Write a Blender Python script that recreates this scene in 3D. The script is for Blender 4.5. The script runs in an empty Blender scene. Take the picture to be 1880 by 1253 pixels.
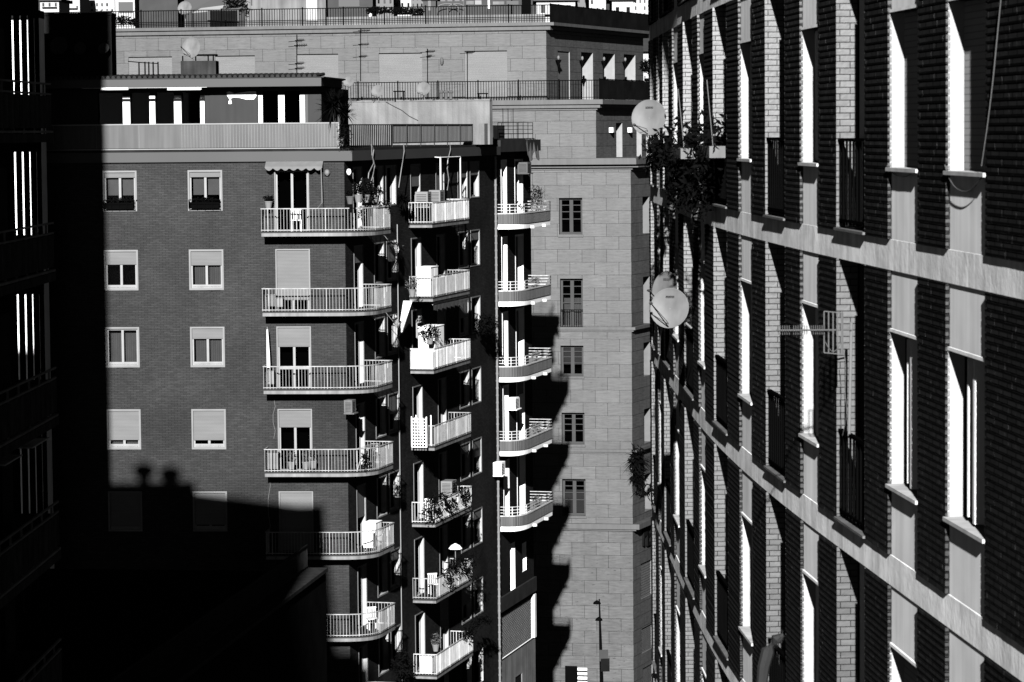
import bpy, math, random
from math import sin, cos, radians, atan, tan, hypot, pi
from mathutils import Vector, Matrix
random.seed(7)
sc = bpy.context.scene
C = sc.collection
# ---------------------------------------------------------------- camera
F = 5600.0; CZ = 35.0; PITCH = atan((626.5-240)/F); RHO = .0085
fw = Vector((0, cos(PITCH), -sin(PITCH))); r0 = Vector((1, 0, 0)); u0 = Vector((0, sin(PITCH), cos(PITCH)))
rr = r0*cos(RHO)-u0*sin(RHO); uu = u0*cos(RHO)+r0*sin(RHO)
CAM = Vector((0, 0, CZ))
cam = bpy.data.cameras.new("camera"); co = bpy.data.objects.new("camera", cam); C.objects.link(co)
co.matrix_world = Matrix(((rr.x, uu.x, -fw.x, 0), (rr.y, uu.y, -fw.y, 0), (rr.z, uu.z, -fw.z, CZ), (0, 0, 0, 1)))
cam.sensor_width = 36; cam.lens = F/1880*36; cam.clip_end = 3000; cam.clip_start = .5
cam.dof.use_dof = True; cam.dof.focus_distance = 128; cam.dof.aperture_fstop = 7.1
sc.camera = co

def ray(px, py): return fw+(px-940)/F*rr+(626.5-py)/F*uu
def atY(px, py, Y):
    d = ray(px, py); t = Y/d.y
    return CAM+d*t

class Wall:
    def __init__(s, p, ang=None, t=None, n=None):
        s.p = Vector((p[0], p[1])); s.t = Vector(t).normalized(); s.n = Vector(n).normalized()
    def pt(s, a, d, z): q = s.p+s.t*a+s.n*d; return Vector((q.x, q.y, z))
    def hit(s, px, py, d=0):
        v = ray(px, py); q = s.p+s.n*d
        k = q.dot(s.n)/(v.x*s.n.x+v.y*s.n.y)
        P = Vector((v.x*k, v.y*k)); return (P-s.p).dot(s.t), CZ+v.z*k
    def off(s, d): return Wall(s.p+s.n*d, t=s.t, n=s.n)

class Curve:
    def __init__(s, pts):
        s.P = [Vector(q) for q in pts]; s.c = [0]
        for i in range(1, len(s.P)): s.c.append(s.c[-1]+(s.P[i]-s.P[i-1]).length)
    def pt(s, a, d, z):
        i = 1
        while i < len(s.c)-1 and s.c[i] < a: i += 1
        tt = (s.P[i]-s.P[i-1]).normalized(); q = s.P[i-1]+tt*(a-s.c[i-1])
        # smooth normal
        n = Vector((-tt.y, tt.x)); q = q+n*d
        return Vector((q.x, q.y, z))
    def hit(s, px, py, d=0):
        v = ray(px, py); m = v.x/v.y
        for i in range(1, len(s.P)):
            a = s.P[i-1].x-d-m*s.P[i-1].y; b = s.P[i].x-d-m*s.P[i].y
            if a >= 0 >= b:
                k = a/(a-b); q = s.P[i-1].lerp(s.P[i], k)
                return s.c[i-1]+k*(s.c[i]-s.c[i-1]), CZ+v.z/v.y*q.y
        return None

# ---------------------------------------------------------------- materials
class Px:
    """matt base plus an even satin lobe (painted plaster, brick, stone)"""
    def __init__(s, nt, out):
        d = nt.nodes.new('ShaderNodeBsdfDiffuse'); gl = nt.nodes.new('ShaderNodeBsdfGlossy'); ad = nt.nodes.new('ShaderNodeAddShader')
        gl.distribution = 'GGX'; nt.links.new(d.outputs[0], ad.inputs[0]); nt.links.new(gl.outputs[0], ad.inputs[1]); nt.links.new(ad.outputs[0], out.inputs[0])
        s.d, s.g, s.nt = d, gl, nt
    def rough(s, v): s.g.inputs['Roughness'].default_value = v
    def spec(s, v): q = .08*v; s.g.inputs['Color'].default_value = (q, q, q, 1)
    def color(s, sock): s.nt.links.new(sock, s.d.inputs['Color'])
    def normal(s, sock): s.nt.links.new(sock, s.d.inputs['Normal']); s.nt.links.new(sock, s.g.inputs['Normal'])
def newmat(name):
    m = bpy.data.materials.new(name); m.use_nodes = True; nt = m.node_tree; nt.nodes.clear()
    return m, nt, Px(nt, nt.nodes.new('ShaderNodeOutputMaterial'))
def N(nt, t, **k):
    n = nt.nodes.new(t)
    for a, v in k.items(): setattr(n, a, v)
    return n
def g(v): return (v, v, v, 1)
def ramp(nt, src, a, b, p0=.3, p1=.7):
    r = N(nt, 'ShaderNodeMapRange'); r.inputs[1].default_value = p0; r.inputs[2].default_value = p1
    r.inputs[3].default_value = a; r.inputs[4].default_value = b; nt.links.new(src, r.inputs[0]); return r.outputs[0]
def mul(nt, a, b):
    m = N(nt, 'ShaderNodeMath', operation='MULTIPLY')
    for i, x in enumerate((a, b)):
        if isinstance(x, (int, float)): m.inputs[i].default_value = x
        else: nt.links.new(x, m.inputs[i])
    return m.outputs[0]
def noise(nt, vec, scale, stretch=None, detail=4):
    if stretch:
        mp = N(nt, 'ShaderNodeMapping'); mp.inputs['Scale'].default_value = stretch; nt.links.new(vec, mp.inputs[0]); vec = mp.outputs[0]
    n = N(nt, 'ShaderNodeTexNoise'); n.inputs['Scale'].default_value = scale; n.inputs['Detail'].default_value = detail
    nt.links.new(vec, n.inputs['Vector']); return n.outputs[0]
def plain(name, v, rough=.6, spec=.5, var=.12, scale=1.5, streak=0, bump=0, metal=0):
    m, nt, b = newmat(name); b.rough(rough); b.spec(spec)
    tc = N(nt, 'ShaderNodeTexCoord'); vec = tc.outputs['Object']
    f = mul(nt, v, ramp(nt, noise(nt, vec, scale), 1-var, 1+var))
    if streak: f = mul(nt, f, ramp(nt, noise(nt, vec, 1, (5, 5, .25), 5), 1-streak, 1+streak*.3, .35, .65))
    b.color(f)
    if bump:
        bp = N(nt, 'ShaderNodeBump'); bp.inputs['Strength'].default_value = bump; bp.inputs['Distance'].default_value = .02
        nt.links.new(noise(nt, vec, 14), bp.inputs['Height']); b.normal(bp.outputs[0])
    return m
def brick(name, c1, c2, mort, bw, bh, ms, rough=.55, spec=.8, bump=.4, dirt=.3, off=.5, vein=0, pit=0, patch=0):
    m, nt, b = newmat(name); b.rough(rough); b.spec(spec)
    tc = N(nt, 'ShaderNodeTexCoord'); uv = tc.outputs['UV']
    t = N(nt, 'ShaderNodeTexBrick', offset=off); t.inputs['Scale'].default_value = 1
    for k, v in (('Color1', g(c1)), ('Color2', g(c2)), ('Mortar', g(mort))): t.inputs[k].default_value = v
    t.inputs['Brick Width'].default_value = bw; t.inputs['Row Height'].default_value = bh; t.inputs['Mortar Size'].default_value = ms
    t.inputs['Mortar Smooth'].default_value = .1; t.inputs['Bias'].default_value = -.1
    nt.links.new(uv, t.inputs['Vector'])
    col = t.outputs['Color']
    f = mul(nt, col, ramp(nt, noise(nt, uv, .35, None, 5), 1-dirt, 1+dirt*.7, .3, .7))
    f = mul(nt, f, ramp(nt, noise(nt, uv, 1, (2.2, .12, 1)), .9, 1.06))
    f = mul(nt, f, ramp(nt, noise(nt, uv, 3.5, (1, 4.5, 1), 3), .72, 1.3, .25, .75)) if bw < 1 else f
    if vein: f = mul(nt, f, ramp(nt, noise(nt, uv, 1.6, (1, 7, 1), 6), 1-vein, 1+vein*.6, .3, .7))
    if pit:
        n1 = noise(nt, uv, 3.2, (1, 4, 1), 8)
        f = mul(nt, f, ramp(nt, n1, 1-pit, 1, .30, .37))
    b.color(f)
    k_ = ramp(nt, t.outputs['Fac'], 1, .40 if bw > 1 else .25, 0, 1); gm = N(nt, 'ShaderNodeMixRGB'); gm.inputs[1].default_value = g(0); gm.inputs[2].default_value = g(.08*spec)
    nt.links.new(mul(nt, k_, ramp(nt, noise(nt, uv, 6, (1, 3, 1)), .8, 1.15)), gm.inputs[0]); nt.links.new(gm.outputs[0], b.g.inputs['Color'])
    if bump:
        bp = N(nt, 'ShaderNodeBump'); bp.inputs['Strength'].default_value = bump; bp.inputs['Distance'].default_value = .01
        iv = N(nt, 'ShaderNodeMath', operation='SUBTRACT'); iv.inputs[0].default_value = 1; nt.links.new(t.outputs['Fac'], iv.inputs[1])
        ad = N(nt, 'ShaderNodeMath', operation='ADD'); nt.links.new(iv.outputs[0], ad.inputs[0])
        nt.links.new(mul(nt, noise(nt, uv, 20), .35), ad.inputs[1])
        nt.links.new(ad.outputs[0], bp.inputs['Height']); b.normal(bp.outputs[0])
    return m
def slats(name, v, pitch, axis='Y', depth=.5, rough=.5):
    m, nt, b = newmat(name); b.rough(rough); b.spec(.5)
    tc = N(nt, 'ShaderNodeTexCoord'); sp = N(nt, 'ShaderNodeSeparateXYZ'); nt.links.new(tc.outputs['UV'], sp.inputs[0])
    fr = N(nt, 'ShaderNodeMath', operation='FRACT'); nt.links.new(mul(nt, sp.outputs[axis], 1/pitch), fr.inputs[0])
    edge = ramp(nt, fr.outputs[0], .45, 1, .0, .25)
    f = mul(nt, mul(nt, edge, v), ramp(nt, noise(nt, tc.outputs['UV'], 1, (.7, 3, 1)), .88, 1.08))
    b.color(f)
    bp = N(nt, 'ShaderNodeBump'); bp.inputs['Strength'].default_value = depth; bp.inputs['Distance'].default_value = .015
    nt.links.new(fr.outputs[0], bp.inputs['Height']); b.normal(bp.outputs[0])
    return m
def glassmat(name, tr=.6):
    m = bpy.data.materials.new(name); m.use_nodes = True; nt = m.node_tree; nt.nodes.clear()
    o = nt.nodes.new('ShaderNodeOutputMaterial'); mx = nt.nodes.new('ShaderNodeMixShader'); t = nt.nodes.new('ShaderNodeBsdfTransparent')
    gl = nt.nodes.new('ShaderNodeBsdfGlossy'); gl.inputs['Roughness'].default_value = .03; gl.inputs['Color'].default_value = g(.8)
    t.inputs['Color'].default_value = g(tr)
    mx.inputs[0].default_value = .01
    nt.links.new(t.outputs[0], mx.inputs[1]); nt.links.new(gl.outputs[0], mx.inputs[2]); nt.links.new(mx.outputs[0], o.inputs[0]); return m
M = {}
M['brick'] = brick('dark_brick', .010, .018, .009, .25, .068, .006, .5, .15, .3, .42)
M['brickE'] = brick('brown_brick', .012, .02, .005, .25, .072, .014, .5, .2, .5, .3)
M['brickC'] = brick('clinker_brick', .006, .013, .002, .30, .068, .012, .38, .85, .45, .3)
M['jambC_lit'] = brick('sunlit_clinker_jamb', .036, .056, .006, .22, .068, .005, .38, 1, .4, .25)  # same clinker as the piers, sunlight on the jambs lightened into the colour
M['mortar'] = plain('dark_mortar', .003, .4, .05)
M['stone'] = brick('travertine', .046, .057, .017, 1.43, .74, .012, .5, .42, .3, .10, .5, .28, .5)
M['rough_stone'] = brick('pitted_travertine', .043, .055, .015, 1.43, .74, .012, .5, .42, .4, .14, .5, .36, .85)
M['stone_trim'] = plain('stone_trim', .05, .55, .36, .1, 1, .15)
M['white'] = plain('white_paint', .72, .45, .5, .06, 2, .1)
M['offwhite'] = plain('aged_white_paint', .55, .5, .5, .12, 2, .25)
M['jamb'] = plain('white_reveal_plaster', .27, .6, .2, .14, 3, .12)
M['sash'] = plain('window_sash_paint', .17, .5, .3, .08, 3, .1)
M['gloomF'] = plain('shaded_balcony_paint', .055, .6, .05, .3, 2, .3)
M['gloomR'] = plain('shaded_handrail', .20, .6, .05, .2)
M['rail2'] = plain('railing_white', .34, .5, .3, .15, 3, .3)
M['frame'] = plain('window_frame_paint', .105, .5, .4, .1, 2)
M['slab'] = plain('slab_edge_paint', .115, .5, .4, .18, 2, .35)
M['concrete'] = plain('pale_concrete', .80, .7, .35, .20, 2.6, .26, .2)
M['panel'] = plain('grey_plaster_panel', .78, .7, .35, .10, 1.5, .16)
M['panelC'] = M['panel']
M['render'] = plain('grey_render', .018, .6, .14, .12, .8, .15)
M['fascia'] = plain('fascia_paint', .03, .5, .25, .06, .6)
M['frost'] = plain('frosted_panel', .045, .5, .33, .12, .8, .3)
M['frostB'] = plain('milky_panel', .30, .5, .3, .1, .8, .25)
M['rail'] = plain('railing_paint', .22, .5, .3, .18, 3, .3)
M['sillg'] = plain('sill_concrete', .38, .7, .3, .15, 3, .2)
M['plaster'] = plain('old_rough_plaster', .10, .7, .5, .25, .9, .25, .5)
M['shutter'] = slats('roller_shutter', .10, .055)
M['shutterC'] = slats('dull_roller_shutter', .32, .06, depth=.6)
M['sillR'] = plain('dark_sill_stone', .10, .7, .1, .15, 3, .2)
M['stone_sunlit'] = plain('sunlit_reveal_stone', .085, .6, .4, .1, 2, .1)  # the wall's own stone made lighter, sun on the reveals put into the colour
M['louvre'] = slats('pale_louvre', .075, .10, depth=.3)
M['curtain'] = plain('curtain_cloth', .10, .8, .2, .1, 3)
M['metal'] = plain('dark_iron', .0018, .4, .0)
M['black'] = plain('dark_interior', .0012, .4, 0)
M['wood'] = plain('grey_window_wood', .025, .6, .2)
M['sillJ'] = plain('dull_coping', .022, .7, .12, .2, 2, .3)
M['plasterD'] = plain('stained_plaster', .018, .7, .12, .5, 1.2, .5, .3)
M['stain'] = plain('stained_pale_plaster', .11, .8, .2, .2, .8, .3)
M['glass'] = glassmat('window_glass', .75)
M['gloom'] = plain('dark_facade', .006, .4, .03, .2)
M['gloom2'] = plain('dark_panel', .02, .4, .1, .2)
M['leaf'] = plain('foliage', .003, .7, .0, .4, 8)
M['leaf2'] = plain('pale_foliage', .05, .6, .2, .4, 8)
M['pot'] = plain('terracotta', .12, .7, .3)
M['dish'] = plain('dish_enamel', .095, .6, .18, .18, 3.5, .22)
M['cloth'] = plain('grey_cloth', .06, .8, .2, .1, 3)
M['roof'] = plain('roof_felt', .01, .9, .1, .3)
M['tile'] = plain('roof_tile', .015, .8, .2, .3, 3)
M['ground'] = plain('asphalt', .02, .9, .2, .2, .3)
M['far'] = plain('far_plaster', .30, .8, .2, .15, .2)
M['far2'] = plain('far_render', .10, .8, .2, .15, .2)
M['hill'] = plain('hill_scrub', .05, .9, .1, .5, .06)
M['sheet'] = plain('black_screen_cloth', .006, .4, 0, .3, 1)
M['mast'] = plain('galvanised_steel', .12, .4, .5, .1)
M['mesh'] = plain('wire_steel', .075, .5, .3, .1)
M['ribs'] = plain('ribbed_metal_panel', .05, .6, .3, .1, 1, .3)

# ---------------------------------------------------------------- mesh builder
class MB:
    def __init__(s): s.v = []; s.f = []; s.uv = []; s.mi = []
    def face(s, pts, uvs=None, mi=0):
        i = len(s.v); s.v += [Vector(p) for p in pts]; s.f.append(list(range(i, i+len(pts))))
        if uvs is None: uvs = [(p[0], p[2]) for p in pts]
        s.uv.append(uvs); s.mi.append(mi); return s
    def wbox(s, W, s0, s1, d0, d1, z0, z1, mi=0):
        n = 1
        if isinstance(W, Curve): n = max(1, int(abs(s1-s0)/1.2+.5))
        for k in range(n):
            a = s0+(s1-s0)*k/n; b = s0+(s1-s0)*(k+1)/n
            P = {}
            for i, x in enumerate((a, b)):
                for j, d in enumerate((d0, d1)):
                    for l, z in enumerate((z0, z1)): P[i, j, l] = W.pt(x, d, z)
            i0 = len(s.v); order = [(i, j, l) for i in (0, 1) for j in (0, 1) for l in (0, 1)]
            s.v += [P[o] for o in order]; ix = {o: i0+q for q, o in enumerate(order)}
            val = {0: (a, b), 1: (d0, d1), 2: (z0, z1)}
            def add(os, ua, va):
                s.f.append([ix[o] for o in os]); s.uv.append([(val[ua][o[ua]], val[va][o[va]]) for o in os]); s.mi.append(mi)
            add([(0, 1, 0), (1, 1, 0), (1, 1, 1), (0, 1, 1)], 0, 2); add([(1, 0, 0), (0, 0, 0), (0, 0, 1), (1, 0, 1)], 0, 2)
            if k == 0: add([(0, 0, 0), (0, 1, 0), (0, 1, 1), (0, 0, 1)], 1, 2)
            if k == n-1: add([(1, 1, 0), (1, 0, 0), (1, 0, 1), (1, 1, 1)], 1, 2)
            add([(0, 1, 1), (1, 1, 1), (1, 0, 1), (0, 0, 1)], 0, 1); add([(0, 0, 0), (1, 0, 0), (1, 1, 0), (0, 1, 0)], 0, 1)
        return s
    def seg(s, a, b, w, h, mi=0, up=None):
        a = Vector(a); b = Vector(b); t = (b-a)
        L = t.length
        if L < 1e-6: return s
        t /= L; up = Vector((0, 0, 1)) if abs(t.z) < .95 else Vector((1, 0, 0))
        x = t.cross(up).normalized()*w/2; y = x.cross(t).normalized()*h/2
        c = [a-x-y, a+x-y, a+x+y, a-x+y, b-x-y, b+x-y, b+x+y, b-x+y]; i = len(s.v); s.v += c
        for q in ((0, 1, 2, 3), (7, 6, 5, 4), (0, 4, 5, 1), (1, 5, 6, 2), (2, 6, 7, 3), (3, 7, 4, 0)):
            s.f.append([i+k for k in q]); s.uv.append([(0, 0), (L, 0), (L, w), (0, w)]); s.mi.append(mi)
        return s
    def tube(s, pts, r, n=6, mi=0):
        pts = [Vector(p) for p in pts]; rings = []
        for k, p in enumerate(pts):
            t = (pts[min(k+1, len(pts)-1)]-pts[max(k-1, 0)]).normalized()
            up = Vector((0, 0, 1)) if abs(t.z) < .9 else Vector((1, 0, 0))
            x = t.cross(up).normalized(); y = x.cross(t).normalized()
            rk = r[k] if isinstance(r, (list, tuple)) else r
            i = len(s.v); s.v += [p+x*cos(2*pi*j/n)*rk+y*sin(2*pi*j/n)*rk for j in range(n)]; rings.append(i)
        for a, b in zip(rings, rings[1:]):
            for j in range(n):
                s.f.append([a+j, a+(j+1) % n, b+(j+1) % n, b+j]); s.uv.append([(0, 0)]*4); s.mi.append(mi)
        for q in (rings[0], rings[-1]):
            s.f.append([q+j for j in range(n)]); s.uv.append([(0, 0)]*n); s.mi.append(mi)
        return s
    def prism(s, poly, z0, z1, mi=0, mit=None):
        poly = [Vector((p[0], p[1])) for p in poly]; n = len(poly); c = 0
        for k in range(n):
            a = poly[k]; b = poly[(k+1) % n]; L = (b-a).length
            s.face([(a.x, a.y, z0), (b.x, b.y, z0), (b.x, b.y, z1), (a.x, a.y, z1)], [(c, z0), (c+L, z0), (c+L, z1), (c, z1)], mi); c += L
        m2 = mi if mit is None else mit
        s.face([(p.x, p.y, z1) for p in poly], [(p.x, p.y) for p in poly], m2)
        s.face([(p.x, p.y, z0) for p in reversed(poly)], [(p.x, p.y) for p in reversed(poly)], mi)
        return s
    def box(s, c, x, y, z, rz=0, mi=0):
        W = Wall((c[0], c[1]), t=(cos(rz), sin(rz)), n=(sin(rz), -cos(rz)))
        return s.wbox(W, -x/2, x/2, -y/2, y/2, c[2], c[2]+z, mi)
    def lathe(s, c, prof, n=12, mi=0):
        i0 = len(s.v)
        for rad, z in prof: s.v += [Vector((c[0]+rad*cos(2*pi*j/n), c[1]+rad*sin(2*pi*j/n), c[2]+z)) for j in range(n)]
        for k in range(len(prof)-1):
            for j in range(n):
                a = i0+k*n+j; b = i0+k*n+(j+1) % n
                s.f.append([a, b, b+n, a+n]); s.uv.append([(0, 0)]*4); s.mi.append(mi)
        for k in (0, len(prof)-1):
            s.f.append([i0+k*n+j for j in range(n)]); s.uv.append([(0, 0)]*n); s.mi.append(mi)
        return s
LOC = {}
def build(name, mb, mats, parent=None, loc=None, smooth=False, bevel=0):
    if not isinstance(mats, (list, tuple)): mats = [mats]
    base = Vector(loc) if loc is not None else (LOC[parent.name] if parent else Vector((0, 0, 0)))
    me = bpy.data.meshes.new(name)
    me.from_pydata([v-base for v in mb.v], [], mb.f)
    uvl = me.uv_layers.new(name='UVMap'); k = 0; dat = uvl.data
    for fuv in mb.uv:
        for q in fuv: dat[k].uv = q; k += 1
    for i, p in enumerate(me.polygons): p.material_index = mb.mi[i]; p.use_smooth = smooth
    for m in mats: me.materials.append(M[m] if isinstance(m, str) else m)
    o = bpy.data.objects.new(name, me); C.objects.link(o)
    if parent: o.parent = parent
    else: o.location = base
    LOC[o.name] = base
    if bevel:
        bv = o.modifiers.new('bevel', 'BEVEL'); bv.width = bevel; bv.segments = 2; bv.limit_method = 'ANGLE'
    return o
def thing(name, label, cat, loc, group=None):
    o = bpy.data.objects.new(name, None); C.objects.link(o); o.location = loc; LOC[o.name] = Vector(loc)
    o['label'] = label; o['category'] = cat
    if group: o['group'] = group
    return o
def tag(o, label, cat, group=None):
    o['label'] = label; o['category'] = cat
    if group: o['group'] = group
    return o
def struct(o): o['kind'] = 'structure'; return o
def dup(root, loc, label, rz=None, scale=None, **kw):
    r = root.copy(); C.objects.link(r); r.location = loc; LOC[r.name] = Vector(loc)
    if rz is not None: r.rotation_euler.z = rz
    if scale: r.scale = (scale,)*3
    r['label'] = label
    for ch in list(root.children):
        c = ch.copy(); C.objects.link(c); c.parent = r
        for gch in ch.children:
            d = gch.copy(); C.objects.link(d); d.parent = c
    return r

def facade(mb, W, s0, s1, z0, z1, ops, r=.15, mw=0, mr=1, mi=2, d=0, deep=.6):
    """ops: (a,b,c,e[,r]) openings"""
    S = sorted({s0, s1, *[o[0] for o in ops], *[o[1] for o in ops]}); Z = sorted({z0, z1, *[o[2] for o in ops], *[o[3] for o in ops]})
    S = [x for x in S if s0 <= x <= s1]; Z = [x for x in Z if z0 <= x <= z1]
    for a, b in zip(S, S[1:]):
        for c, e in zip(Z, Z[1:]):
            ms = (a+b)/2; mz = (c+e)/2
            if any(o[0] < ms < o[1] and o[2] < mz < o[3] for o in ops): continue
            mb.face([W.pt(a, d, c), W.pt(b, d, c), W.pt(b, d, e), W.pt(a, d, e)], [(a, c), (b, c), (b, e), (a, e)], mw)
    for o in ops:
        a, b, c, e = o[:4]; R = o[4] if len(o) > 4 else r
        for (p, q, m) in ((d, d-R, mr), (d-R, d-R-deep, mi)):
            for (x0, y0, x1, y1) in ((a, c, b, c), (b, c, b, e), (b, e, a, e), (a, e, a, c)):
                mb.face([W.pt(x0, p, y0), W.pt(x1, p, y1), W.pt(x1, q, y1), W.pt(x0, q, y0)],
                        [(p, y0) if x0 == x1 else (x0, p), (p, y1) if x0 == x1 else (x1, p), (q, y1) if x0 == x1 else (x1, q), (q, y0) if x0 == x1 else (x0, q)], m)
        mb.face([W.pt(a, d-R-deep, c), W.pt(b, d-R-deep, c), W.pt(b, d-R-deep, e), W.pt(a, d-R-deep, e)], None, mi)
    return mb

def window(W, par, a, b, c, e, r=.15, sur=.07, surd=.025, sh=0, curt=0, mull=1, fm='sash', rail=None, sm='frame', bars=(), fw_=.06, shm='shutter', label=None, blind=0, cmid=.5):
    R = r
    m = MB()
    if sur:
        for (x0, x1, y0, y1) in ((a-sur, a, c-sur, e+sur), (b, b+sur, c-sur, e+sur), (a, b, e, e+sur), (a, b, c-sur, c)):
            m.wbox(W, x0, x1, -.01, surd, y0, y1)
    else: m.wbox(W, a, b, -R+.0, -R+.02, c, c+.02)
    w = build('window', m, sm if sur else fm, par)
    if label: w['label'] = label
    m = MB(); f = fw_
    for (x0, x1, y0, y1) in ((a, a+f, c, e), (b-f, b, c, e), (a+f, b-f, e-f, e), (a+f, b-f, c, c+f)): m.wbox(W, x0, x1, -R-.0, -R+.05, y0, y1)
    if mull:
        mid = (a+b)/2; m.wbox(W, mid-f*.8, mid+f*.8, -R, -R+.055, c+f, e-f)
    for z in bars: m.wbox(W, a+f, b-f, -R+.005, -R+.035, c+(e-c)*z-.02, c+(e-c)*z+.02)
    if rail: m.wbox(W, a+f, b-f, -R, -R+.05, rail-.05, rail+.05)
    build('casement', m, fm, w)
    m = MB(); m.wbox(W, a+.01, b-.01, -R-.02, -R-.008, c+.01, e-.01); build('pane', m, 'glass', w)
    if curt or blind:
        m = MB(); z1 = e-.18 if curt == 1 else c+(e-c)*curt
        z0 = c+.04
        if blind: z1 = e-.1; z0 = e-(e-c)*blind
        gapm = (a+b)/2; n = 14
        for (x0, x1) in ((a+f+.05, gapm-.08), (gapm+.08, b-f-.03)):
            pts = [(x0+(x1-x0)*k/n, -R-.10-.02*sin(k*1.9+x0*7)*(0 if blind else 1)) for k in range(n+1)]
            for p, q in zip(pts, pts[1:]): m.face([W.pt(p[0], p[1], z0), W.pt(q[0], q[1], z0), W.pt(q[0], q[1], z1), W.pt(p[0], p[1], z1)])
        build('curtain', m, 'curtain', w)
    if sh:
        m = MB(); z = e-(e-c)*sh; m.wbox(W, a+.005, b-.005, -.052, -.032, z, e-.01); m.wbox(W, a+.01, b-.01, -.055, -.025, z-.03, z-.001)
        build('roller_shutter', m, shm, w)
    return w

def path3(path, z): return [Vector((p[0], p[1], z)) for p in path]
def railing(path, z0, z1, sp=.11, bar=.018, rw=.05, rh=.04, mb=None, low=.05, posts=0):
    m = mb or MB(); P = path3(path, 0)
    for a, b in zip(P, P[1:]):
        m.seg(a+Vector((0, 0, z1-rh/2)), b+Vector((0, 0, z1-rh/2)), rw, rh); m.seg(a+Vector((0, 0, z0+low)), b+Vector((0, 0, z0+low)), .03, .03)
    L = [0]
    for a, b in zip(P, P[1:]): L.append(L[-1]+(b-a).length)
    n = int(L[-1]/sp); i = 1
    for k in range(n+1):
        x = L[-1]*k/n
        while i < len(L)-1 and L[i] < x: i += 1
        q = P[i-1].lerp(P[i], (x-L[i-1])/max(1e-6, L[i]-L[i-1])); bb = bar
        if posts and k % posts == 0: bb = bar*2.2
        m.seg(q+Vector((0, 0, z0)), q+Vector((0, 0, z1-rh)), bb, bb)
    return m
def cluster(c, rad, n, size, mb=None, elong=1.6, seed=1, droop=0):
    m = mb or MB(); R = random.Random(seed)
    for _ in range(n):
        while True:
            p = Vector((R.uniform(-1, 1), R.uniform(-1, 1), R.uniform(-1, 1)))
            if p.length < 1: break
        p = Vector((p.x*rad[0], p.y*rad[1], p.z*rad[2]))*(.75+.4*R.random())
        p += Vector(c); p.z -= droop*R.random()
        a = Vector((R.gauss(0, 1), R.gauss(0, 1), R.gauss(0, 1))).normalized(); b = a.cross(Vector((R.gauss(0, 1), R.gauss(0, 1), R.gauss(0, 1)))).normalized()
        s_ = size*R.uniform(.5, 1.2)
        m.face([p-a*s_*elong, p-b*s_*.5, p+a*s_*elong, p+b*s_*.5])
    return m
def spiky(c, n, L, mb=None, seed=1, w=.03, up=.3):
    m = mb or MB(); R = random.Random(seed); c = Vector(c)
    for _ in range(n):
        d = Vector((R.gauss(0, 1), R.gauss(0, 1), R.gauss(up, .7))).normalized(); l = L*R.uniform(.6, 1.1)
        x = d.cross(Vector((0, 0, 1))).normalized()*w; mid = c+d*l*.55; tip = c+d*l-Vector((0, 0, .12*l))
        m.face([c-x*.6, c+x*.6, mid+x, mid-x]); m.face([mid-x, mid+x, tip])
    return m
# ================================================================ main apartment building (walls A and B)
K = atY(636, 640, 119.7); aA = radians(4); aB = radians(13.9)
WA = Wall((K.x, K.y), t=(cos(aA), -sin(aA)), n=(-sin(aA), -cos(aA)))
WB = Wall((K.x, K.y), t=(sin(aB), cos(aB)), n=(cos(aB), -sin(aB)))
ZS = [CZ+z for z in (-4.05, -7.17, -10.22, -13.48, -16.75, -20.0, -23.25, -26.5, -29.6)]   # undersides of the balcony slabs
SB = WB.hit(906, 300)[0]
apt = thing('apartment_building', 'brick apartment block in the middle, with pale railed balconies and a glazed roof storey', 'building', (K.x, K.y, 0))
ROOFZ = CZ-1.12
colA = [(WA.hit(192.5, 400)[0], WA.hit(249, 400)[0]), (WA.hit(349, 400)[0], WA.hit(406, 400)[0])]
doorA = (WA.hit(507, 400)[0], WA.hit(566, 400)[0])
farA = [(a-7.2, b-7.2) for a, b in colA[:1]]
opsA = []
for k, z in enumerate(ZS):
    for a, b in colA+farA: opsA.append((a, b, z+1.07, z+2.53, .12))
    opsA.append((doorA[0], doorA[1], z+.14, z+2.55, .12))
pxB = [(648.5, 664, 350), (685.5, 703, 350), (708.5, 726.5, 350), (754, 771, 350), (800.5, 815, 350), (840.5, 857.5, 330), (863, 879, 330)]
sB = [(WB.hit(a, y)[0], WB.hit(b, y)[0]) for a, b, y in pxB]
doorB = {0, 3, 4}
opsB = []
for k, z in enumerate(ZS):
    for i, (a, b) in enumerate(sB): opsB.append((a, b, z+(.14 if i in doorB else 1.05), z+2.62, .22))
m = MB(); facade(m, WA, -30, 0, 0, ROOFZ, opsA)
build('front_wall', m, ['brick', 'jamb', 'black'], apt)
m = MB(); facade(m, WB, 0, SB, 0, ROOFZ, opsB)
build('side_wall', m, ['brick', 'jamb', 'black'], apt)
m = MB(); core = [WA.pt(-30, -1, 0), WA.pt(-.2, -1, 0), WB.pt(1, -1, 0), WB.pt(SB, -1, 0), WB.pt(SB, -10, 0), WB.pt(SB, -24, 0), WA.pt(-30, -20, 0)]
m.prism(core, 0, ROOFZ, 0); build('core_wall', m, 'brick', apt)  # unseen inner mass added to block light behind the hollow facades
shA = [[.12, .12, .12], [.33, .36, .80], [.06, .26, .30], [.77, .78, .27], [.9, .85, .95], [.5, .8, .6], [.5, .5, .5], [.3, .3, .3], [.3, .3, .3]]
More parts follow.
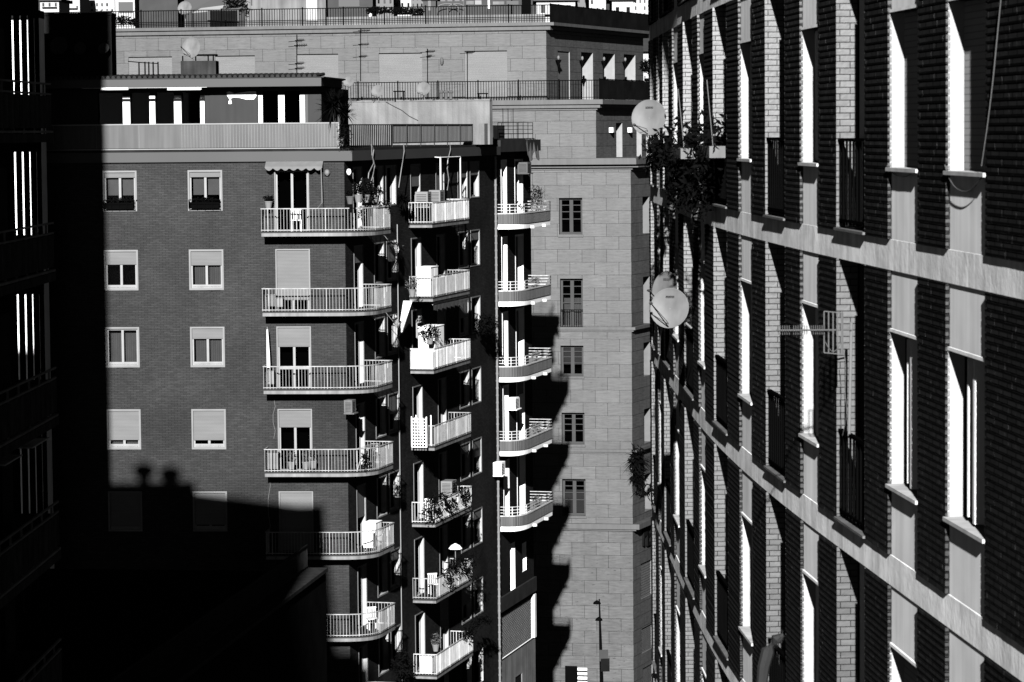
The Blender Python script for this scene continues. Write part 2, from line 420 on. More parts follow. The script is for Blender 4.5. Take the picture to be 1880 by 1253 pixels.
for k, z in enumerate(ZS[:8]):
    for j, (a, b) in enumerate(colA):
        s_ = shA[k][j]
        window(WA, apt, a, b, z+1.07, z+2.53, .12, sh=s_ if s_ > .07 else 0, curt=(1 if k in (2,) or (k == 1 and j == 1) else (.15 if k == 3 and j == 0 else 0)), blind=.62 if k == 0 else 0,
               rail=z+1.16 if k > 0 else None, label={0: 'window with half-lowered blind'}.get(k))
    a, b = doorA; s_ = shA[k][2]
    window(WA, apt, a, b, z+.14, z+2.55, .12, sur=.05, sh=s_ if k else 0, rail=z+.95 if k == 2 else None, label={1: 'balcony door with its roller shutter almost closed'}.get(k))
for k, z in enumerate(ZS[:7]):
    for i, (a, b) in enumerate(sB):
        if i in (1, 2) and k > 2: pass
        window(WB, apt, a, b, z+(.14 if i in doorB else 1.05), z+2.62, .22, sur=.05, surd=.02, sh=[.0, .0, .0, .35, .5, .4, .35][i] if k == 0 else random.choice([0, 0, .25, .5]), curt=0, fw_=.07)
# cornice and terrace slab
def offc(P, t1, n1, t2, n2, d1, d2):
    # corner of the two walls pushed out by d1, d2
    a = Wall(P, t=t1, n=n1).off(d1); b = Wall(P, t=t2, n=n2).off(d2)
    den = a.t.x*b.t.y-a.t.y*b.t.x; w = b.p-a.p; k = (w.x*b.t.y-w.y*b.t.x)/den
    return a.p+a.t*k
def foot(W1, W2, d1, d2, L1, L2, D=3.0):
    c = offc(W1.p, W1.t, W1.n, W2.t, W2.n, d1, d2)
    p = W1.pt(-L1, d1, 0); q = W2.pt(L2, d2, 0); qi = W2.pt(L2, -D, 0); pi_ = W1.pt(-L1, -D, 0)
    ci = offc(W1.p, W1.t, W1.n, W2.t, W2.n, -D, -D)
    return [(p.x, p.y), (c.x, c.y), (q.x, q.y), (qi.x, qi.y), (ci.x, ci.y), (pi_.x, pi_.y)]
m = MB(); m.prism(foot(WA, WB, .13, .35, 30, SB), CZ-1.13, CZ-.74)
build('cornice', m, 'fascia', apt)
m = MB(); m.prism(foot(WA, WB, .02, .22, 30, SB), CZ-.74, CZ-.64)
core2 = [WA.pt(-30, 0, 0), WA.pt(-.1, 0, 0), WB.pt(SB, 0, 0), WB.pt(SB, -24, 0), WA.pt(-30, -20, 0)]
m.prism(core2, CZ-.9, CZ-.66); build('terrace_floor', m, 'roof', apt)
# parapet of frosted panels (front)
s_l = -16.6; s_r = WA.hit(621, 250)[0]; zt = CZ+.33; zb = CZ-.58
m = MB(); m.wbox(WA, s_l, s_r, .03, .05, zb, zt)
k = s_l
par = build('terrace_parapet', m, 'frost', apt)
m = MB(); m.wbox(WA, s_l-.02, s_r+.04, .0, .08, zt, zt+.05); m.wbox(WA, s_r, s_r+.05, .0, .06, zb-.06, zt); m.wbox(WA, s_l, s_r, .01, .07, zb-.06, zb-.02)
s_ = s_l
while s_ < s_r: m.wbox(WA, s_, s_+.008, .052, .058, zb, zt); s_ += (.12 if s_ > -7 else 1.7)
build('handrail', m, 'mast', par)
# dark bars then frosted panels along the side
sb1 = WB.hit(640, 250)[0]; sb2 = WB.hit(714, 245)[0]; sb3 = WB.hit(884, 240)[0]
p = [(WB.pt(a, .1, 0).x, WB.pt(a, .1, 0).y) for a in (sb1-.2, sb2)]
c0 = WA.pt(s_r+.05, .03, 0)
rl = railing([(c0.x, c0.y)]+p, CZ-.62, CZ+.30, .26, .045); build('terrace_railing', rl, 'metal', apt)
m = MB(); m.wbox(WB, sb2, sb3, .10, .115, CZ-.45, CZ+.26)
pr = build('side_parapet', m, 'frostB', apt)
m = MB(); s_ = sb2
while s_ <= sb3+.01: m.wbox(WB, s_, s_+.05, .12, .15, CZ-.64, CZ+.3); s_ += (sb3-sb2)/7
m.wbox(WB, sb2, sb3, .09, .14, CZ+.26, CZ+.31); m.wbox(WB, sb2, sb3, .10, .14, CZ-.50, CZ-.45)
s_ = sb2
while s_ < sb3: m.wbox(WB, s_, s_+.02, .117, .13, CZ-.45, CZ+.26); s_ += .22
build('handrail', m, 'gloom2', pr)
# penthouse
PH = WA.off(-.75); sp = lambda px: PH.hit(px, 200)[0]
z0, z1 = CZ-.62, CZ+1.78
ops = []
for (a, b) in ((180, 226), (240, 275), (286, 320), (334, 368), (483, 511), (523, 551)): ops.append((sp(a), sp(b), z0+.05, z1-.15))
m = MB(); facade(m, PH, -26, sp(590), z0, z1, ops, r=.2, deep=5.5)
m.face([PH.pt(sp(590), 0, z0), PH.pt(sp(590), -6.0, z0), PH.pt(sp(590), -6, z1), PH.pt(sp(590), 0, z1)])
m.prism([PH.pt(-26, -6, 0), PH.pt(sp(588), -6, 0), PH.pt(sp(588), -9, 0), PH.pt(-26, -9, 0)], z0, z1)
pw = build('penthouse_wall', m, ['render', 'black', 'black'], apt)
for (a, b) in ((226, 239), (275, 285), (320, 333), (368, 375.5), (475, 482.5), (511.5, 522.5), (551, 560)):
    m = MB(); zt_ = z1-.32 if a > 400 else z1-.52; m.wbox(PH, sp(a), sp(b), .0, .05, z0, zt_)
    if a < 400: m.wbox(PH, sp(a), sp(b), .0, .05, z1-.40, z1-.30); m.wbox(PH, sp(a)-.02, sp(b)+.02, -.03, .03, zt_, z1-.40, 1)
    build('pillar', m, ['white', 'gloom'], pw)
for (a, b) in ((483, 511), (523, 551), (180, 226), (240, 275), (286, 320), (334, 368)):
    m = MB(); m.wbox(PH, sp(a), sp(b), -.16, -.14, z0+.06, z1-.16); build('pane', m, 'glass', pw)
m = MB(); a, b = sp(561), sp(565.5); m.wbox(PH, a, b, 0, .02, z0, z1-.3); build('side_panel', m, 'fascia', pw)
m = MB()   # irregular patch of reflected sunlight, painted white on the wall
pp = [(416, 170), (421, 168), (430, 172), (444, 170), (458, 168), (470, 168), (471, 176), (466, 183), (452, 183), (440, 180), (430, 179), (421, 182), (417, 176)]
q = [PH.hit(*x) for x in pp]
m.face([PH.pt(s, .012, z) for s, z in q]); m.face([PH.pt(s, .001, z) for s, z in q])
build('reflected_sun_patch', m, 'white', pw)
m = MB(); s, z = PH.hit(423, 188); m.wbox(PH, s-.06, s+.06, 0, .08, z-.07, z+.05); m.wbox(PH, s-.03, s+.03, .0, .05, z+.05, z+.12); build('wall_light', m, 'white', pw)
# penthouse roof
se = WA.hit(590, 150)[0]
e1 = WA.pt(se, .05, 0); e2 = WB.t*7.5+Vector((e1.x+.35, e1.y)); e0 = WA.pt(-30, .05, 0); e3 = WA.pt(-30, -11, 0)
tip = atY(628, 140, e1.y+6.0)
m = MB(); m.prism([(e0.x, e0.y), (e1.x, e1.y), (tip.x, tip.y), (tip.x-.3, tip.y+4), (e3.x, e3.y)], CZ+1.80, CZ+2.12)
ro = build('penthouse_roof', m, 'fascia', apt)
m = MB(); m.prism([(e0.x, e0.y), (e1.x+.1, e1.y), (tip.x+.15, tip.y), (tip.x-.3, tip.y+4), (e3.x, e3.y)], CZ+2.122, CZ+2.17)
s_ = -24
while s_ < se-.1:
    q = WA.pt(s_, .02, 0); m.tube([(q.x, q.y, CZ+2.20), (q.x+.1, q.y+4, CZ+2.34)], .075, 6); s_ += .21
build('roof_tiles', m, 'tile', ro)
# roof wall behind side terrace
a0 = atY(622, 230, 140.6); a1 = atY(900, 230, 138.4)
RWt = Vector((a1.x-a0.x, a1.y-a0.y)).normalized(); RW = Wall((a0.x, a0.y), t=RWt, n=(RWt.y, -RWt.x)); RL = (Vector((a1.x-a0.x, a1.y-a0.y))).length
m = MB(); zt = atY(760, 184, 139.5).z
R = random.Random(4); n = 40
m.prism([RW.pt(0, 0, 0), RW.pt(RL-.02, 0, 0), RW.pt(RL+.0, -.35, 0), RW.pt(0, -.35, 0)], CZ-.62, zt-.06)
for i in range(n):
    h = zt-.06+R.uniform(.0, .06); m.wbox(RW, RL*i/n, RL*(i+1)/n, -.33, .03, zt-.07, h+.02)
m.wbox(RW, RL-.36, RL-.12, .0, .5, CZ-.62, zt-1.1)
rwo = build('roof_wall', m, 'plaster', apt)
m = MB(); pp_ = [RW.hit(x, y) for x, y in ((706, 186), (722, 195), (738, 203), (752, 214), (768, 222))]; m.tube([RW.pt(a_, .012, z_) for a_, z_ in pp_], .018, 4); build('stay_wire', m, 'wood', rwo)
# awning boxes under the penthouse roof
for (x0, x1, y) in ((150, 380, 158), (308, 370, 162.5), (186, 236, 162.5)):
    a = WA.hit(x0, y)[0]; b, z = WA.hit(x1, y); m = MB(); m.wbox(WA, a, b, -.12, .04 if y < 160 else .10, z-.06, z+.06 if y < 160 else z+.03)
    build('awning_box', m, 'white', apt)
# balconies ------------------------------------------------------------------
def balc1(k):
    z = ZS[k]; sl = WA.hit(486, 420)[0]; dA = .87; dB = 1.18
    cn = offc(WA.p, WA.t, WA.n, WB.t, WB.n, dA, dB); R_ = 1.25
    tA = Vector(WA.t); tB = Vector(WB.t)
    a = cn-tA*R_; b = cn+tB*R_
    sE = 2.35
    P = [WA.pt(sl, 0, 0), WA.pt(sl, dA, 0)]; P = [Vector((q.x, q.y)) for q in P]
    arc = [(a*(1-t)**2+cn*2*t*(1-t)+b*t*t) for t in [i/8 for i in range(9)]]
    end = WB.pt(sE, dB, 0); P += arc+[Vector((end.x, end.y)), Vector((WB.pt(sE, 0, 0).x, WB.pt(sE, 0, 0).y))]
    poly = P+[Vector((K.x, K.y))]
    m = MB(); m.prism(poly, z, z+.13, 0)
    o = build('balcony', m, 'slab', apt)
    m = MB(); inn = [q*.999 for q in P]
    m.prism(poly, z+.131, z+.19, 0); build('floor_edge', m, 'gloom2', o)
    r = railing(P, z+.2, z+1.10, .125, .014, .05, .035, posts=9); build('railing', r, 'rail', o)
    return o
for k in range(8): balc1(k)
def balc2(k):
    z = ZS[k]; s0 = WB.hit(750, 350)[0]; sE = 15.3; d = 1.02
    P = [Vector((q.x, q.y)) for q in (WB.pt(s0, 0, 0), WB.pt(s0, d, 0), WB.pt(sE, d, 0), WB.pt(sE, 0, 0))]
    m = MB(); m.prism(P, z, z+.10); o = build('balcony', m, 'slab', apt)
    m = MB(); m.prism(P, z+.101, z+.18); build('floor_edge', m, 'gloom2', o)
    if k == 2:
        m = MB(); m.wbox(WB, s0-.005, s0+.01, .04, d-.03, z+.2, z+1.02)
        build('front_panel', m, 'white', o)
        m = MB(); m.wbox(WB, s0, s0+3.4, d-.03, d-.02, z+.2, z+.92); build('cloth_screen', m, 'cloth', o)
    if k == 6:
        m = MB(); m.wbox(WB, s0, sE, d-.04, d-.03, z+.2, z+1.0); build('side_panel', m, 'white', o)
    if k in (0, 1, 3):
        m = MB(); m.wbox(WB, s0+.1, sE-.6, d-.05, d-.04, z+.24, z+.95); build('screen_cloth', m, 'frostB', o)
    r = railing(P, z+.19, z+1.07, .13, .016, .045, .035, posts=12); build('railing', r, 'rail' if k % 2 else 'rail2', o)
for k in range(8): balc2(k)
# drain pipe and cables on the side wall
m = MB(); m.tube([WB.pt(SB-.12, .12, 2), WB.pt(SB-.12, .12, CZ-1.2)], .055, 8)
z = 2.5
while z < CZ-1.3: m.tube([WB.pt(SB-.12, .12, z), WB.pt(SB-.12, .12, z+.09)], .068, 8); z += .34
build('drain_pipe', m, 'mast', apt)
m = MB(); q = WB.hit(727, 440)[0]
m.tube([WB.pt(q, .06, ZS[6]), WB.pt(q, .06, ZS[0]+.2)], .025, 5); build('cable_pipe', m, 'mast', apt)
def cablepx(pts, W, d, r=.02):
    P = []
    for x, y in pts: s, z = W.hit(x, y, d); P.append(W.pt(s, d, z))
    return MB().tube(P, r, 5)
for i, pts in enumerate([[(682, 266), (686, 275), (684, 290), (686, 300), (677, 318), (674, 345)], [(682, 266), (683, 285), (688, 305), (684, 325), (676, 350)], [(741, 265), (742, 278), (737, 310), (732, 345)], [(826, 262), (827, 275), (822, 295), (821, 310), (824, 330), (821, 350)], [(870, 315), (872, 330)]][:4]):
    o = build('hanging_cable', cablepx(pts, WB, .42, .022), 'mast', loc=atY(pts[0][0], pts[0][1], 125))
    tag(o, ['thick grey cable falling from the roof terrace and kinking left above the corner balcony', 'slack grey cable looping beside its twin left of the corner plants', 'straight grey cable hanging from the cornice right of the corner balcony', 'wavy grey cable hanging down to the topmost long balcony'][i], 'cable')
# white tent frame on top long balcony
m = MB(); a = WB.hit(784, 320)[0]; b = WB.hit(821, 320)[0]; zz = WB.hit(784, 291, .9)[1]
m.tube([WB.pt(a, .6, ZS[0]+.2), WB.pt(a, .6, zz+.0)], .035, 6); m.tube([WB.pt(a, .6, zz), WB.pt(b, .6, zz)], .03, 6); m.tube([WB.pt(a, .6, zz), WB.pt(a, .0, zz+.05)], .02, 6)
m.tube([WB.pt(b, .6, ZS[0]+.2), WB.pt(b, .6, zz)], .03, 6)
o = build('pergola', m, 'offwhite', loc=WB.pt(a, .6, ZS[0]+.2)); tag(o, 'bare white awning frame standing on the topmost long balcony', 'awning frame')

# ================================================================ E: block with rounded balconies
EC = brickE = None
eb = thing('apartment_building', 'narrow brick block with rounded ribbed balconies, right of the drain pipe', 'building', tuple(WB.pt(SB, 0, 0)))
SE = WB.hit(974, 300)[0]
WE = WB
ZE = [CZ+z for z in (-4.62, -8.25, -11.82, -15.32, -18.9, -22.4)]
e1 = (WE.hit(920.5, 350)[0], WE.hit(929.5, 350)[0]); e2 = (WE.hit(945.5, 350)[0], WE.hit(959, 350)[0])
opsE = []
for k, z in enumerate(ZE):
    if k < 5:
        for a, b in (e1, e2): opsE.append((a, b, z+.2, z+3.15, .30))
opsE += [(e1[0]+.9, e1[1]+1.1, ZE[5]+.2, ZE[5]+2.6, .3), (e2[0]+.8, e2[1]+.2, ZE[5]+.9, ZE[5]+2.3, .3)]
zl1 = WE.hit(940, 1180)[1]; zl0 = zl1; zt_l = WE.hit(940, 1120)[1]; zb_l = WE.hit(940, 1198)[1]
opsE.append((SB+.25, SE-.35, zb_l, zt_l, .5))
m = MB(); facade(m, WE, SB+.003, SE, 0, CZ-.75, opsE)
Eend = Wall((WB.pt(SE, 0, 0).x, WB.pt(SE, 0, 0).y), t=(-cos(aB), sin(aB)), n=(sin(aB), cos(aB)))
m.wbox(Eend, 0, 14, -.02, 0, 0, CZ-.75)
m.wbox(Eend, .3, 14, -7, -1, 0, CZ-.8)
build('brick_wall', m, ['brickE', 'panelC', 'black'], eb)
m = MB(); facade(m, WE.off(.05), SB+.02, SE, 0, zb_l-.05, [(SB+3.2, SB+4.6, 0, zb_l-1.3, .4)]); build('base_wall', m, ['plaster', 'plaster', 'black'], eb)
m = MB(); m.wbox(WE, SB+.02, SE+.1, 0, .12, zt_l+.25, zt_l+.95); m.wbox(WE, SE-.3, SE+.06, 0, .1, zb_l, zt_l+.1, 1); build('string_course', m, ['gloom2', 'offwhite'], eb)
for k in range(5):
    z = ZE[k]
    for i, (a, b) in enumerate((e1, e2)):
        window(WE, eb, a, b, z+.2, z+3.15, .30, sur=.09, surd=.02, sh=random.choice([0, 0, .2]), sm='offwhite', fw_=.08)
m = MB(); L = (SE-.35)-(SB+.25); n = 22
for i in range(24):
    z = zb_l+(zt_l-zb_l)*i/24
    m.wbox(WE, SB+.25, SE-.35, -.10, -.06, z, z+.035)
    for j in range(n):
        a = SB+.25+L*(j+(.5 if i % 2 else 0))/n
        m.wbox(WE, a, a+L/n*.45, -.09, -.065, z+.035, z+(zt_l-zb_l)/24)
la = build('lattice_grille', m, 'frame', eb)
def balcE(k):
    z = ZE[k]; s0 = WE.hit(911, 400)[0]; d = 1.12
    sE = SB+6.75
    wp = lambda s, dd: Vector((WE.pt(s, dd, 0).x, WE.pt(s, dd, 0).y))
    R_ = .75; a = wp(s0, d-R_*1.0); cn = wp(s0, d); b = wp(s0+R_*2.2, d)
    arc = [(a*(1-t)**2+cn*2*t*(1-t)+b*t*t) for t in [i/10 for i in range(11)]]
    P = [wp(s0, 0)]+arc+[wp(sE, d), wp(sE, 0)]
    m = MB(); m.prism(P, z, z+.22); o = build('balcony', m, 'white', eb)
    m = MB()
    Pi = P
    for q, r_ in zip(P, P[1:]): m.seg((q.x, q.y, z+.47), (r_.x, r_.y, z+.47), .05, .48)
    L = [0]
    for q, r_ in zip(P, P[1:]): L.append(L[-1]+(r_-q).length)
    i = 1; x = 0
    while x < L[-1]-.02:
        while L[i] < x: i += 1
        q = P[i-1].lerp(P[i], (x-L[i-1])/(L[i]-L[i-1])); m.seg((q.x, q.y, z+.24), (q.x, q.y, z+.70), .07, .05); x += .13
    build('ribbed_parapet', m, 'ribs', o)
    m = MB()
    for q, r_ in zip(P, P[1:]): m.seg((q.x, q.y, z+.73), (r_.x, r_.y, z+.73), .10, .05)
    for h in (.88, 1.02, 1.16):
        for q, r_ in zip(P, P[1:]): m.seg((q.x, q.y, z+h), (r_.x, r_.y, z+h), .03, .03)
    for q in P[::3]+[P[-2]]: m.seg((q.x, q.y, z+.7), (q.x, q.y, z+1.17), .04, .04)
    build('railing', m, 'rail2', o)
    for ss in (s0+2.2, s0+4.6):
        m = MB(); m.wbox(WE, ss, ss+.15, d-.2, d+.18, z-.02, z+.1); build('spout', m, 'offwhite', o)
for k in range(5): balcE(k)
m = MB(); EP = [WE.pt(SB, .35, 0), WE.pt(SE+.3, .45, 0), WE.pt(SE+.3, -9, 0), WE.pt(SB, -9, 0)]
m.prism(EP, CZ-1.0, CZ-.45); m.prism([WE.pt(SB, .15, 0), WE.pt(SE+.05, .2, 0), WE.pt(SE+.1, -9, 0), WE.pt(SB, -9, 0)], CZ-.45, CZ-.38)
build('roof_slab', m, 'gloom2', eb)
m = MB(); P = [WE.pt(SB+.3, .15, 0), WE.pt(SE-.1, .15, 0), WE.pt(SE-.1, -3, 0)]
for z in (CZ-.15, CZ+.05, CZ+.22, CZ+.38):
    for q, r_ in zip(P, P[1:]): m.seg((q.x, q.y, z), (r_.x, r_.y, z), .025, .025)
for t in [i/7 for i in range(8)]:
    q = P[0].lerp(P[1], t); m.seg((q.x, q.y, CZ-.4), (q.x, q.y, CZ+(1.05 if 0 < t < .5 else .38)), .03, .03)
for t in [i/4 for i in range(5)]: q = P[1].lerp(P[2], t); m.seg((q.x, q.y, CZ-.4), (q.x, q.y, CZ+.38), .03, .03)
build('roof_railing', m, 'metal', eb)
m = MB(); m.wbox(WE, SB+.4, SB+2.6, -.6, -.1, CZ-.4, CZ+.25); build('roof_box', m, 'gloom2', eb)
# draped cloth on the cornice
m = MB()
R = random.Random(3); cols = []
for i in range(15):
    s = SE-2.6+i*.19; dd = .48+.04*sin(i*1.7); cols.append((s, dd, CZ-.42-.1*abs(sin(i*.9)), CZ-.95-.55*abs(sin(i*.35+.4))))
for q, r_ in zip(cols, cols[1:]): m.face([WE.pt(q[0], q[1]-.1, q[2]+.05), WE.pt(r_[0], r_[1]-.1, r_[2]+.05), WE.pt(r_[0], r_[1], r_[3]), WE.pt(q[0], q[1], q[3])])
o = build('draped_cloth', m, 'cloth', loc=WE.pt(SE-1, .5, CZ-.8)); tag(o, 'crumpled grey cloth draped over the roof edge of the narrow brick block', 'cloth')
# ================================================================ D: stone building behind
D1 = atY(1158.5, 400, 175.4); aD = radians(9.6); aR = radians(19.7)
def wl(P): return Wall((P.x, P.y), t=(cos(aD), -sin(aD)), n=(-sin(aD), -cos(aD))), Wall((P.x, P.y), t=(sin(aR), cos(aR)), n=(cos(aR), -sin(aR)))
DF, DR = wl(D1)
s2 = DF.hit(1094.5, 250, -1.9)[0]; D2 = DF.pt(s2, -1.9, 0); DF2, DR2 = wl(D2)
s3 = DF.hit(1003, 100, -3.9)[0]; D3 = DF.pt(s3, -3.9, 0); DF3, DR3 = wl(D3)
st = thing('stone_building', 'pale travertine block filling the background, stepped back in railed terraces', 'building', (D1.x, D1.y, 0))
hz = lambda W, px, py: W.hit(px, py)[1]
zL1 = hz(DF, 1100, 312); zL1t = hz(DF, 1100, 291); zS1 = hz(DF, 1100, 606); zS2 = hz(DF, 1100, 830); zS3 = hz(DF, 1100, 971)
wsD = [(1026, 1069, 364, 431), (1028, 1070, 512, 602), (1029, 1071, 635, 691), (1031, 1073, 758, 816), (1032, 1075, 880, 947), (1041, 1078, 1226, 1290)]
opsD = []; 
for x0, x1, y0, y1 in wsD: opsD.append((DF.hit(x0, y0)[0], DF.hit(x1, y0)[0], DF.hit(x0, y1)[1], DF.hit(x0, y0)[1], .35))
m = MB(); facade(m, DF, -42, 0, zS3, zL1, [o for o in opsD if o[2] > zS3])
build('front_wall', m, ['stone', 'stone', 'black'], st)
m = MB(); facade(m, DF, -42, 0, 0, zS3, [o for o in opsD if o[2] < zS3 and o[3] < zS3]); build('base_wall', m, ['rough_stone', 'stone', 'black'], st)
wsR = [(1179.5, 1192, 362, 430), (1180.5, 1193, 509, 600), (1181.5, 1194, 630, 692), (1182.5, 1195, 752, 815), (1183.5, 1196, 872, 940)]
opsR = []
for x0, x1, y0, y1 in wsR:
    a = DR.hit(x0, y0)[0]; b = DR.hit(x1, y0)[0]; opsR.append((a, b, DR.hit(x0, y1)[1], DR.hit(x0, y0)[1], .8))
gr = [(1176.5, 1197, 1036, 1101), (1178, 1198, 1155, 1201), (1180, 1199, 1228, 1262)]
opsG = []
for x0, x1, y0, y1 in gr:
    a = DR.hit(x0, y0)[0]; b = DR.hit(x1, y0)[0]; opsG.append((a, b, DR.hit(x0, y1)[1], DR.hit(x0, y0)[1], .4))
m = MB(); facade(m, DR, 0, 30, 0, zL1, opsR+opsG); build('side_wall', m, ['stone', 'stone_sunlit', 'black'], st)
def footD(c1, c2, d1, d2): return foot(c1, c2, d1, d2, 42, 30, 6)
m = MB(); m.prism(footD(DF, DR, .12, .35), zL1t-.02, zL1+.30); m.prism(footD(DF, DR, .25, .5), zL1+.13, zL1+.19); m.prism(footD(DF, DR, .06, .12), zL1+.0, zL1+.08)
m.prism(footD(DF, DR, .13, .30), zL1+.30, zL1t)
build('ledge', m, 'stone_trim', st)
for z, h, d in ((zS1, .16, .12), (zS2, .16, .14), (zS3, .30, .22)):
    m = MB(); m.prism(footD(DF, DR, d, d*2), z, z+h); m.prism(footD(DF, DR, d*.5, d), z-.10, z); build('string_course', m, 'stone_trim', st)
m = MB(); m.prism([DF.pt(-42, -1, 0), DF.pt(-1, -1, 0), DR.pt(30, -2, 0), DR.pt(30, -30, 0), DF.pt(-42, -30, 0)], 0, zL1t-.1); build('core_wall', m, 'stone', st)
# tier 2
zT2 = hz(DF2, 1000, 203); zT2t = hz(DF2, 1000, 184)
r2 = [(1131, 1142.5, 226, 296), (1168.5, 1178, 226, 296), (1186, 1194, 226, 296)]
ops = [(DR2.hit(a, 260)[0], DR2.hit(b, 260)[0], zL1t-.2, DR2.hit(a, c)[1], .8) for a, b, c, e in r2]
m = MB(); facade(m, DF2, -40, 0, zL1t-.25, zT2, [(-37, -35, zL1t, zT2-1, .3)]); facade(m, DR2, 0, 30, zL1t-.25, zT2, ops)
build('upper_wall', m, ['stone', 'sash', 'black'], st)  # reveals given pale sash paint, their sunlight put into the colour
m = MB(); m.prism(footD(DF2, DR2, .35, .5), zT2+.33, zT2t); m.prism(footD(DF2, DR2, .22, .3), zT2+.12, zT2+.33); m.prism(footD(DF2, DR2, .08, .1), zT2, zT2+.12)
m.prism([DF2.pt(-40, 0, 0), DF2.pt(0, 0, 0), DR2.pt(30, 0, 0), DF2.pt(-40, -30, 0)], zT2+.4, zT2t-.03)
build('cornice', m, 'stone_trim', st)
m = MB()
for x in (1119, 1153):
    s, z = DR2.hit(x, 240); m.wbox(DR2, s-.1, s+.1, 0, .25, z-.12, z+.18)
build('wall_light', m, 'offwhite', st)
# tier 3
zT3 = hz(DF3, 800, 58); zT3t = hz(DF3, 800, 44.5)
w3 = [(236, 316, 104, 175), (395, 468, 102, 175), (545, 621, 99, 175), (695.5, 775, 97, 175), (853, 931, 93, 175)]
ops3 = [(DF3.hit(a, 120)[0], DF3.hit(b, 120)[0], zT2t+.2, DF3.hit(b, c)[1], .10) for a, b, c, e in w3]
r3 = [(1024, 1046, 94), (1067, 1088.5, 96), (1107, 1128.5, 98), (1145.5, 1166.5, 100)]
opr3 = [(DR3.hit(a, 120)[0], DR3.hit(b, 120)[0], zT2t+.1, DR3.hit(a, c)[1], .12 if i == 0 else .75) for i, (a, b, c) in enumerate(r3)]
m = MB(); facade(m, DF3, -45, 0, zT2t-.1, zT3, ops3); facade(m, DR3, 0, DR3.hit(1181, 100)[0], zT2t-.1, zT3, opr3)
build('penthouse_wall', m, ['stone', 'sash', 'black'], st)  # stone reveals coloured with lighter sash paint to look sunlit
for i, o in enumerate(ops3):
    m = MB(); m.wbox(DF3, o[0]+.003, o[1]-.003, -.09, -.06, o[2], o[3]-.06); build('closed_shutter', m, 'louvre', st)
m = MB(); o = opr3[0]; m.wbox(DR3, o[0]+.003, o[1]-.003, -.10, -.06, o[2], o[3]-.06); build('closed_shutter', m, 'louvre', st)
for i, o in enumerate(opr3[1:]+opsR):
    m = MB(); a, b = o[0], o[1]; R_ = o[4] if len(o) > 4 else .75
    W_ = DR3 if i < 3 else DR
    for x0, x1, y0, y1 in ((a, a+.1, o[2], o[3]), (b-.1, b, o[2], o[3]), ((a+b)/2-.08, (a+b)/2+.08, o[2], o[3]), (a, b, o[2], o[2]+.1)): m.wbox(W_, x0+.002, x1-.002, -R_+.0, -R_+.06, y0+.002, y1-.002)
    w = build('window', m, 'wood', st)
    m = MB(); m.wbox(W_, a+.01, b-.01, -R_-.04, -R_-.02, o[2]+.01, o[3]-.01); build('pane', m, 'glass', w)
sRe = DR3.hit(1181, 100)[0]
m = MB(); m.prism(foot(DF3, DR3, .30, .55, 45, sRe+.6, 6), zT3+.25, zT3t); m.prism(foot(DF3, DR3, .16, .3, 45, sRe+.3, 6), zT3, zT3+.25)
m.prism([DF3.pt(-45, 0, 0), DF3.pt(0, 0, 0), DR3.pt(sRe, 0, 0), DF3.pt(-45, -30, 0)], zT3+.2, zT3t-.05)
build('cornice', m, 'stone_trim', st)
# D windows on the front
for i, o in enumerate(opsD):
    bars = (.42, .62, .8) if i != 1 else (.5, .68, .84)
    if i == 5: continue
    w = window(DF, st, o[0], o[1], o[2], o[3], .33, sur=0, fm='wood', bars=bars, fw_=.13, curt=.6 if i == 1 else 0)
    if i in (2, 4):
        m = MB()
        a, b = o[0]+.15, o[1]-.15; mid = (a+b)/2
        for q in ((a, mid-.1), (mid+.1, b)): m.wbox(DF, q[0], q[1], -.40, -.37, o[2]+(.65 if i == 2 else .15), o[3]-(.1 if i == 2 else .65))
        build('inner_shutter', m, 'wood', w)
    m = MB(); m.wbox(DF, o[0]-.05, o[1]+.05, 0, .07, o[2]-.14, o[2]-.02); build('sill', m, 'stone_trim', w)
m = MB(); o = opsD[1]
P = [DF.pt(o[0], -.06, 0), DF.pt(o[1], -.06, 0)]; railing([(q.x, q.y) for q in P], o[2], o[2]+1.05, .13, .035, mb=m); build('window_railing', m, 'metal', st)
o = opsD[5]; m = MB(); m.wbox(DF, o[0]-.1, o[0]+.6, -.02, .12, o[2], o[3]+.1, 0)
for i in range(14): m.wbox(DF, o[0]+.62, o[1], -.08, .02, o[3]-.26*i-.16, o[3]-.26*i, 1)
build('louvred_opening', m, ['metal', 'offwhite'], st)
for o in opsG:
    m = MB()
    for i in range(14):
        z = o[2]+(o[3]-o[2])*i/14
        m.wbox(DR, o[0], o[1], -.16, -.10, z, z+.04)
        for j in range(12):
            a = o[0]+(o[1]-o[0])*(j+(.5 if i % 2 else 0))/12.6; m.wbox(DR, a, a+(o[1]-o[0])*.03, -.18, -.08, z, z+(o[3]-o[2])/14)
    build('window_grille', m, 'wood', st)
# faded sign letters (only partly legible in the photo)
for i, (x, ch) in enumerate(((1178.5, 'M'), (1185, 'B'), (1191, 'U'), (1196, '.'))):
    s, z = DR.hit(x, 1003); m = MB(); b_ = m
    h = 1.15; w_ = .95; s *= 1
    def st_(x0, x1, y0, y1): m.wbox(DR, s+x0, s+x1, .02, .14, z+y0, z+y1)
    if ch == 'M': st_(0, .25, 0, h); st_(.75, 1, 0, h); st_(.25, .75, .55, .95)
    elif ch == 'B': st_(0, .25, 0, h); st_(.25, .8, 0, .2); st_(.25, .8, .5, .68); st_(.25, .8, .96, h); st_(.7, .95, .15, .5); st_(.7, .95, .66, 1)
    elif ch == 'U': st_(0, .25, .1, h); st_(.75, 1, .1, h); st_(.1, .9, 0, .2)
    else: st_(0, .3, 0, .25)
    build('sign_letter', m, 'sheet', st)
